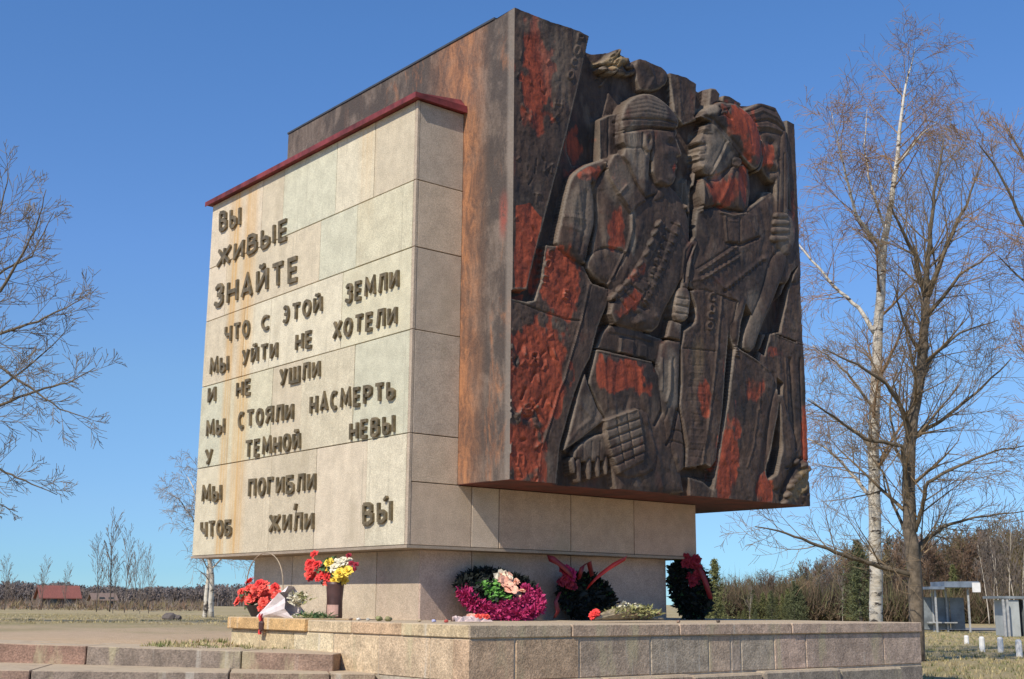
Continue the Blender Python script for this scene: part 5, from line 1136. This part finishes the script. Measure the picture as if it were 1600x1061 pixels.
# magenta wreath leaning on the pedestal
def ring_pts(C0, X_, Y_, a0, a1, n, rx, ry): return [C0+X_*math.cos(math.radians(a0+(a1-a0)*i/n))*rx+Y_*math.sin(math.radians(a0+(a1-a0)*i/n))*ry for i in range(n+1)]
cw = W(783, 936, 1, -.12); wr = empty('magenta_wreath', 'oval wreath edged with magenta petals, peach lilies and green leaves leaning on the pedestal', 'wreath', (cw[0], -.12, 0)); o0 = V3(cw[0], -.12, 0)
X_ = V3(.97,-.2,-.02); X_ /= np.linalg.norm(X_); Y_ = V3(.05,.72,.69); Y_ /= np.linalg.norm(Y_); Nn = np.cross(X_, Y_); Nn = Nn if Nn[1] < 0 else -Nn; Cc0 = V3(0,0,.245)
def ruffle(name, pts, r, n, mats, parent):
    mb = MB()
    for _ in range(n):
        f = rq.random()*(len(pts)-1); i = min(int(f), len(pts)-2); p_ = pts[i]+(pts[i+1]-pts[i])*(f-i); d = rv(rq); c = p_+d*r*rq.uniform(.5,1); q = (d+rv(rq)*.6)*r*.55; s = rv(rq)*r*.35
        mb.add([c-s, c+q, c+s], [(0,1,2)], rq.randrange(len(mats)))
    o = mb.build(name, mats, parent); o['kind'] = 'stuff'; return o
pts = ring_pts(Cc0, X_, Y_, 168, 372, 40, .41, .28); mb = MB(); mb.tube(pts, .04, 8); mb.build('wreath_ring', M_mag2, wr, smooth=True); ruffle('petal_trim', pts, .066, 3600, [M_mag, M_mag, M_mag2], wr)
pts = ring_pts(Cc0+Nn*.05+Y_*.02, X_, Y_, 250, 375, 24, .30, .20); ruffle('petal_trim', pts, .05, 1300, [M_mag, M_mag, M_mag2], wr)
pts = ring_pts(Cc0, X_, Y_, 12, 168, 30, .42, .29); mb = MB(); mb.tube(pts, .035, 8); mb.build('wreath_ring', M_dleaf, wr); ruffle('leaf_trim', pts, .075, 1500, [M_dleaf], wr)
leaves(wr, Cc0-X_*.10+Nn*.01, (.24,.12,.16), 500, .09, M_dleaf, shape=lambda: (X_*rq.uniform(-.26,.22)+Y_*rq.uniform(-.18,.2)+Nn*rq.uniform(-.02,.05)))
leaves(wr, Cc0-X_*.08+Nn*.04-Y_*.02, (1,1,1), 260, .07, M_vlt, shape=lambda: (X_*rq.uniform(-.13,.08)+Y_*rq.uniform(-.12,.13)+Nn*rq.uniform(0,.04)))
for i in range(9): put(wr, 'pea' if i % 3 else 'wht', Cc0+X_*rq.uniform(.0,.2)+Y_*rq.uniform(-.08,.2)+Nn*rq.uniform(.06,.12), .085*rq.uniform(.8,1.15), Nn+rv(rq)*.45, 'lily', True)
for i in range(6): put(wr, 'pea', Cc0+X_*rq.uniform(.02,.22)+Y_*rq.uniform(-.1,.16)+Nn*.07, .04, Nn+rv(rq)*.4)
# wreath with red bows in the shade
cw = W(912, 934, 1, .02); w2 = empty('red_bow_wreath', 'dark green wreath with wide red ribbon bows standing in shade against the pedestal', 'wreath', (cw[0], .02, 0)); o0 = V3(cw[0], .02, 0)
X2 = V3(1,-.05,0); Y2 = V3(0,.3,.95); N2 = V3(0,-.95,.3); C2 = V3(0.02,-.02,.25)
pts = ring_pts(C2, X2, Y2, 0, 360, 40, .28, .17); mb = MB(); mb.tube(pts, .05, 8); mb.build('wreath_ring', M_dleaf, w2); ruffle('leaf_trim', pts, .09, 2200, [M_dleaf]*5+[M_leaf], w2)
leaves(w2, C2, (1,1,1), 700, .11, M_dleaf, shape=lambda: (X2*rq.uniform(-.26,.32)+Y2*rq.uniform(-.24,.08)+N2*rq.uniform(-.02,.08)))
for i in range(13): c = W(rq.uniform(866,898), rq.uniform(888,920), 1, -.10)-o0; put(w2, 'dr' if i % 2 else 'mag2', c, .055, N2+rv(rq)*.4)
def band_strip(name, pts, w, dirw, mt, parent):
    mb = MB(); n = len(pts)
    for i, p_ in enumerate(pts):
        ww = w*(1 if 0 < i < n-1 else .75); mb.v.append(tuple(V3(*p_)-V3(*dirw)*ww)); mb.v.append(tuple(V3(*p_)+V3(*dirw)*ww))
    for i in range(n-1): mb.f.append((2*i, 2*i+1, 2*i+3, 2*i+2)); mb.mi.append(0)
    o = mb.build(name, mt, parent, smooth=True); md = o.modifiers.new('thick', 'SOLIDIFY'); md.thickness = .003; return o
q = lambda px, py, v: W(px, py, 1, v)-o0
band_strip('ribbon', [q(918,918,-.1), q(935,900,-.16), q(955,885,-.18), q(978,872,-.14)], .05, V3(.45,0,.75), M_rib, w2)
band_strip('ribbon', [q(900,905,-.1), q(885,890,-.18), q(868,876,-.18), q(856,872,-.12)], .055, V3(-.35,0,.8), M_drib, w2)
band_strip('ribbon', [q(905,905,-.1), q(910,885,-.18), q(920,878,-.12), q(925,900,-.08)], .04, V3(.9,0,.3), M_drib, w2)
band_strip('ribbon', [q(875,925,-.12), q(868,940,-.15), q(872,955,-.14), q(866,966,-.12)], .03, V3(.9,0,.2), M_drib, w2)
# dark wreath at the east corner
cw = on(1078, 930, 0, 4.1); w3 = empty('dark_wreath', 'tall dark green wreath with dark red flowers at the right rear corner of the pedestal', 'wreath', (4.1, cw[1], 0)); C3 = V3(0,0,.36)
Xa = V3(.55,-.8,0); Xa = V3(.6,-.75,0); Ya = V3(-.15,.1,.98); Na = V3(-.7,-.7,.1)
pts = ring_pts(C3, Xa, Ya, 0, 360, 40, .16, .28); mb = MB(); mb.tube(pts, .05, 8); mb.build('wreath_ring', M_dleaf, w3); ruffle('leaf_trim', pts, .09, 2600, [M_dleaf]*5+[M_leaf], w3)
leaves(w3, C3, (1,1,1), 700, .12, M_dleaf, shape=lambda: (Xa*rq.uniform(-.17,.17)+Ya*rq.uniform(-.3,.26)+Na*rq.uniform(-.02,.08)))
for i in range(16): put(w3, 'dr', C3+Xa*rq.uniform(0,.2)+Ya*rq.uniform(.05,.36)+Na*.1, .055, Na+rv(rq)*.4)
band_strip('ribbon', [C3+Xa*.1+Ya*.3+Na*.1, C3+Xa*.17+Ya*.18+Na*.14, C3+Xa*.2+Ya*.02+Na*.12, C3+Xa*.22-Ya*.14+Na*.12], .035, Xa, M_drib, w3)
# bouquet lying on the coping, right
cb = W(985, 972, 1, -1.5); b2_ = empty('lying_bouquet', 'faded bouquet in clear wrap with yellow-green leaves lying before the red-bow wreath', 'bouquet', (cb[0], -1.5, 0)); o0 = V3(cb[0], -1.5, 0)
mb = MB(); nn = 16; a_ = W(928,970,1,-1.5)-o0; a_[2] = .03; e_ = W(1036,966,1,-1.45)-o0; e_[2] = .04
for i in range(9):
    f = i/8
    for k in range(nn):
        a = 2*math.pi*k/nn; r_ = .010+.05*math.sin(math.pi*min(1, f*1.15))*(1+.15*math.sin(k*2.3+i)); p_ = a_*(1-f)+e_*f; mb.v.append((p_[0], p_[1]+math.cos(a)*r_*1.3, max(.001, .02+.0*p_[2]+abs(r_)+math.sin(a)*r_)))
for i in range(8):
    for k in range(nn): mb.f.append((i*nn+k, i*nn+(k+1)%nn, (i+1)*nn+(k+1)%nn, (i+1)*nn+k)); mb.mi.append(0)
mb.build('wrap', simple('dull_wrap', (.30,.24,.15), .5, .35, 14), b2_)
leaves(b2_, (.05,0,.09), (.36,.12,.07), 620, .07, M_ol, w=.16); leaves(b2_, (.05,0,.07), (.36,.12,.05), 240, .06, fm('withered', (.20,.13,.08)), w=.2); leaves(b2_, (.0,0,.14), (.2,.08,.05), 60, .05, M_wht, 'petal_mass')
for i in range(5): put(b2_, 'red', V3(a_[0]+rq.uniform(-.05,.06), rq.uniform(-.05,.05), .05+rq.uniform(0,.06)), .035, V3(-.5,-.4,.5))
# crushed pink bouquet left of the magenta wreath
cb = W(730, 972, 1, -1.2); b3_ = empty('flat_bouquet', 'small crumpled pink bouquet lying flat left of the magenta wreath', 'bouquet', (cb[0], -1.2, 0))
mb = MB(); nx, ny = 12, 7
for j in range(ny):
    for i in range(nx): mb.v.append((-.2+.42*i/(nx-1), -.09+.18*j/(ny-1)*(.4+.6*i/(nx-1)), .008+.055*abs(math.sin(i*1.3+j*2.1))*math.sin(math.pi*j/(ny-1))))
for j in range(ny-1):
    for i in range(nx-1): mb.f.append((j*nx+i, j*nx+i+1, (j+1)*nx+i+1, (j+1)*nx+i)); mb.mi.append(0)
mb.build('wrap', simple('pink_wrap', (.62,.47,.42), .6, .2, 14), b3_)
for i in range(5): put(b3_, 'pea' if i % 2 else 'cor', V3(rq.uniform(.05,.2), rq.uniform(-.07,.07), .05), .035, V3(-.3,-.5,.8))
# small offerings on the ledge
OFF = [(560,'white pebble with a grey side left on the ledge beside the vase',(.55,.52,.46)),(575,'flat pale stone on the ledge right of the vase',(.5,.47,.4)),(592,'olive-green lump of moss on the ledge under the lit pedestal',(.2,.2,.08)),(607,'second mossy lump on the ledge nearer the pedestal corner',(.22,.2,.09)),(655,'small tan pebble at the foot of the pedestal corner',(.45,.35,.22)),(678,'small lilac trinket on the ledge right of the pedestal corner',(.42,.42,.6)),(697,'small red candle stub between lilac trinket and pink bouquet',(.45,.08,.06)),(548,'tiny brown stone close against the vase foot',(.2,.14,.1)),(1122,'dark twig-like lump on the coping far right of the wreaths',(.1,.07,.05)),(1060,'small brown stone on the coping below the dark wreath',(.3,.2,.14))]
for i, (px, lab, col) in enumerate(OFF):
    X = on(px, 966, 0, -.6) if px < 640 else (on(px, 970, 0, -.5) if px < 720 else on(px, 974, 1, -1.9)); r_ = .02 if px not in (592,607) else .035
    o = link('offering', stone_mesh(r_, i, simple('offering_stone', col, .7))); o.location = (X[0], X[1], r_*.62+(.012 if px < 640 and False else 0)); tag(o, lab, 'offering' )
fg = empty('scattered_stems', 'loose green flower stems scattered on the ledge between basket and vase', 'stems', tuple(V3(-.66, W(490,962,0,-.66)[1], 0)))
leaves(fg, (0,0,.02), (.1,.32,.03), 220, .10, M_leaf, 'stem_mass', w=.07); leaves(fg, (0,.05,.02), (.12,.3,.02), 80, .08, M_ol, 'leaf_mass', w=.12)
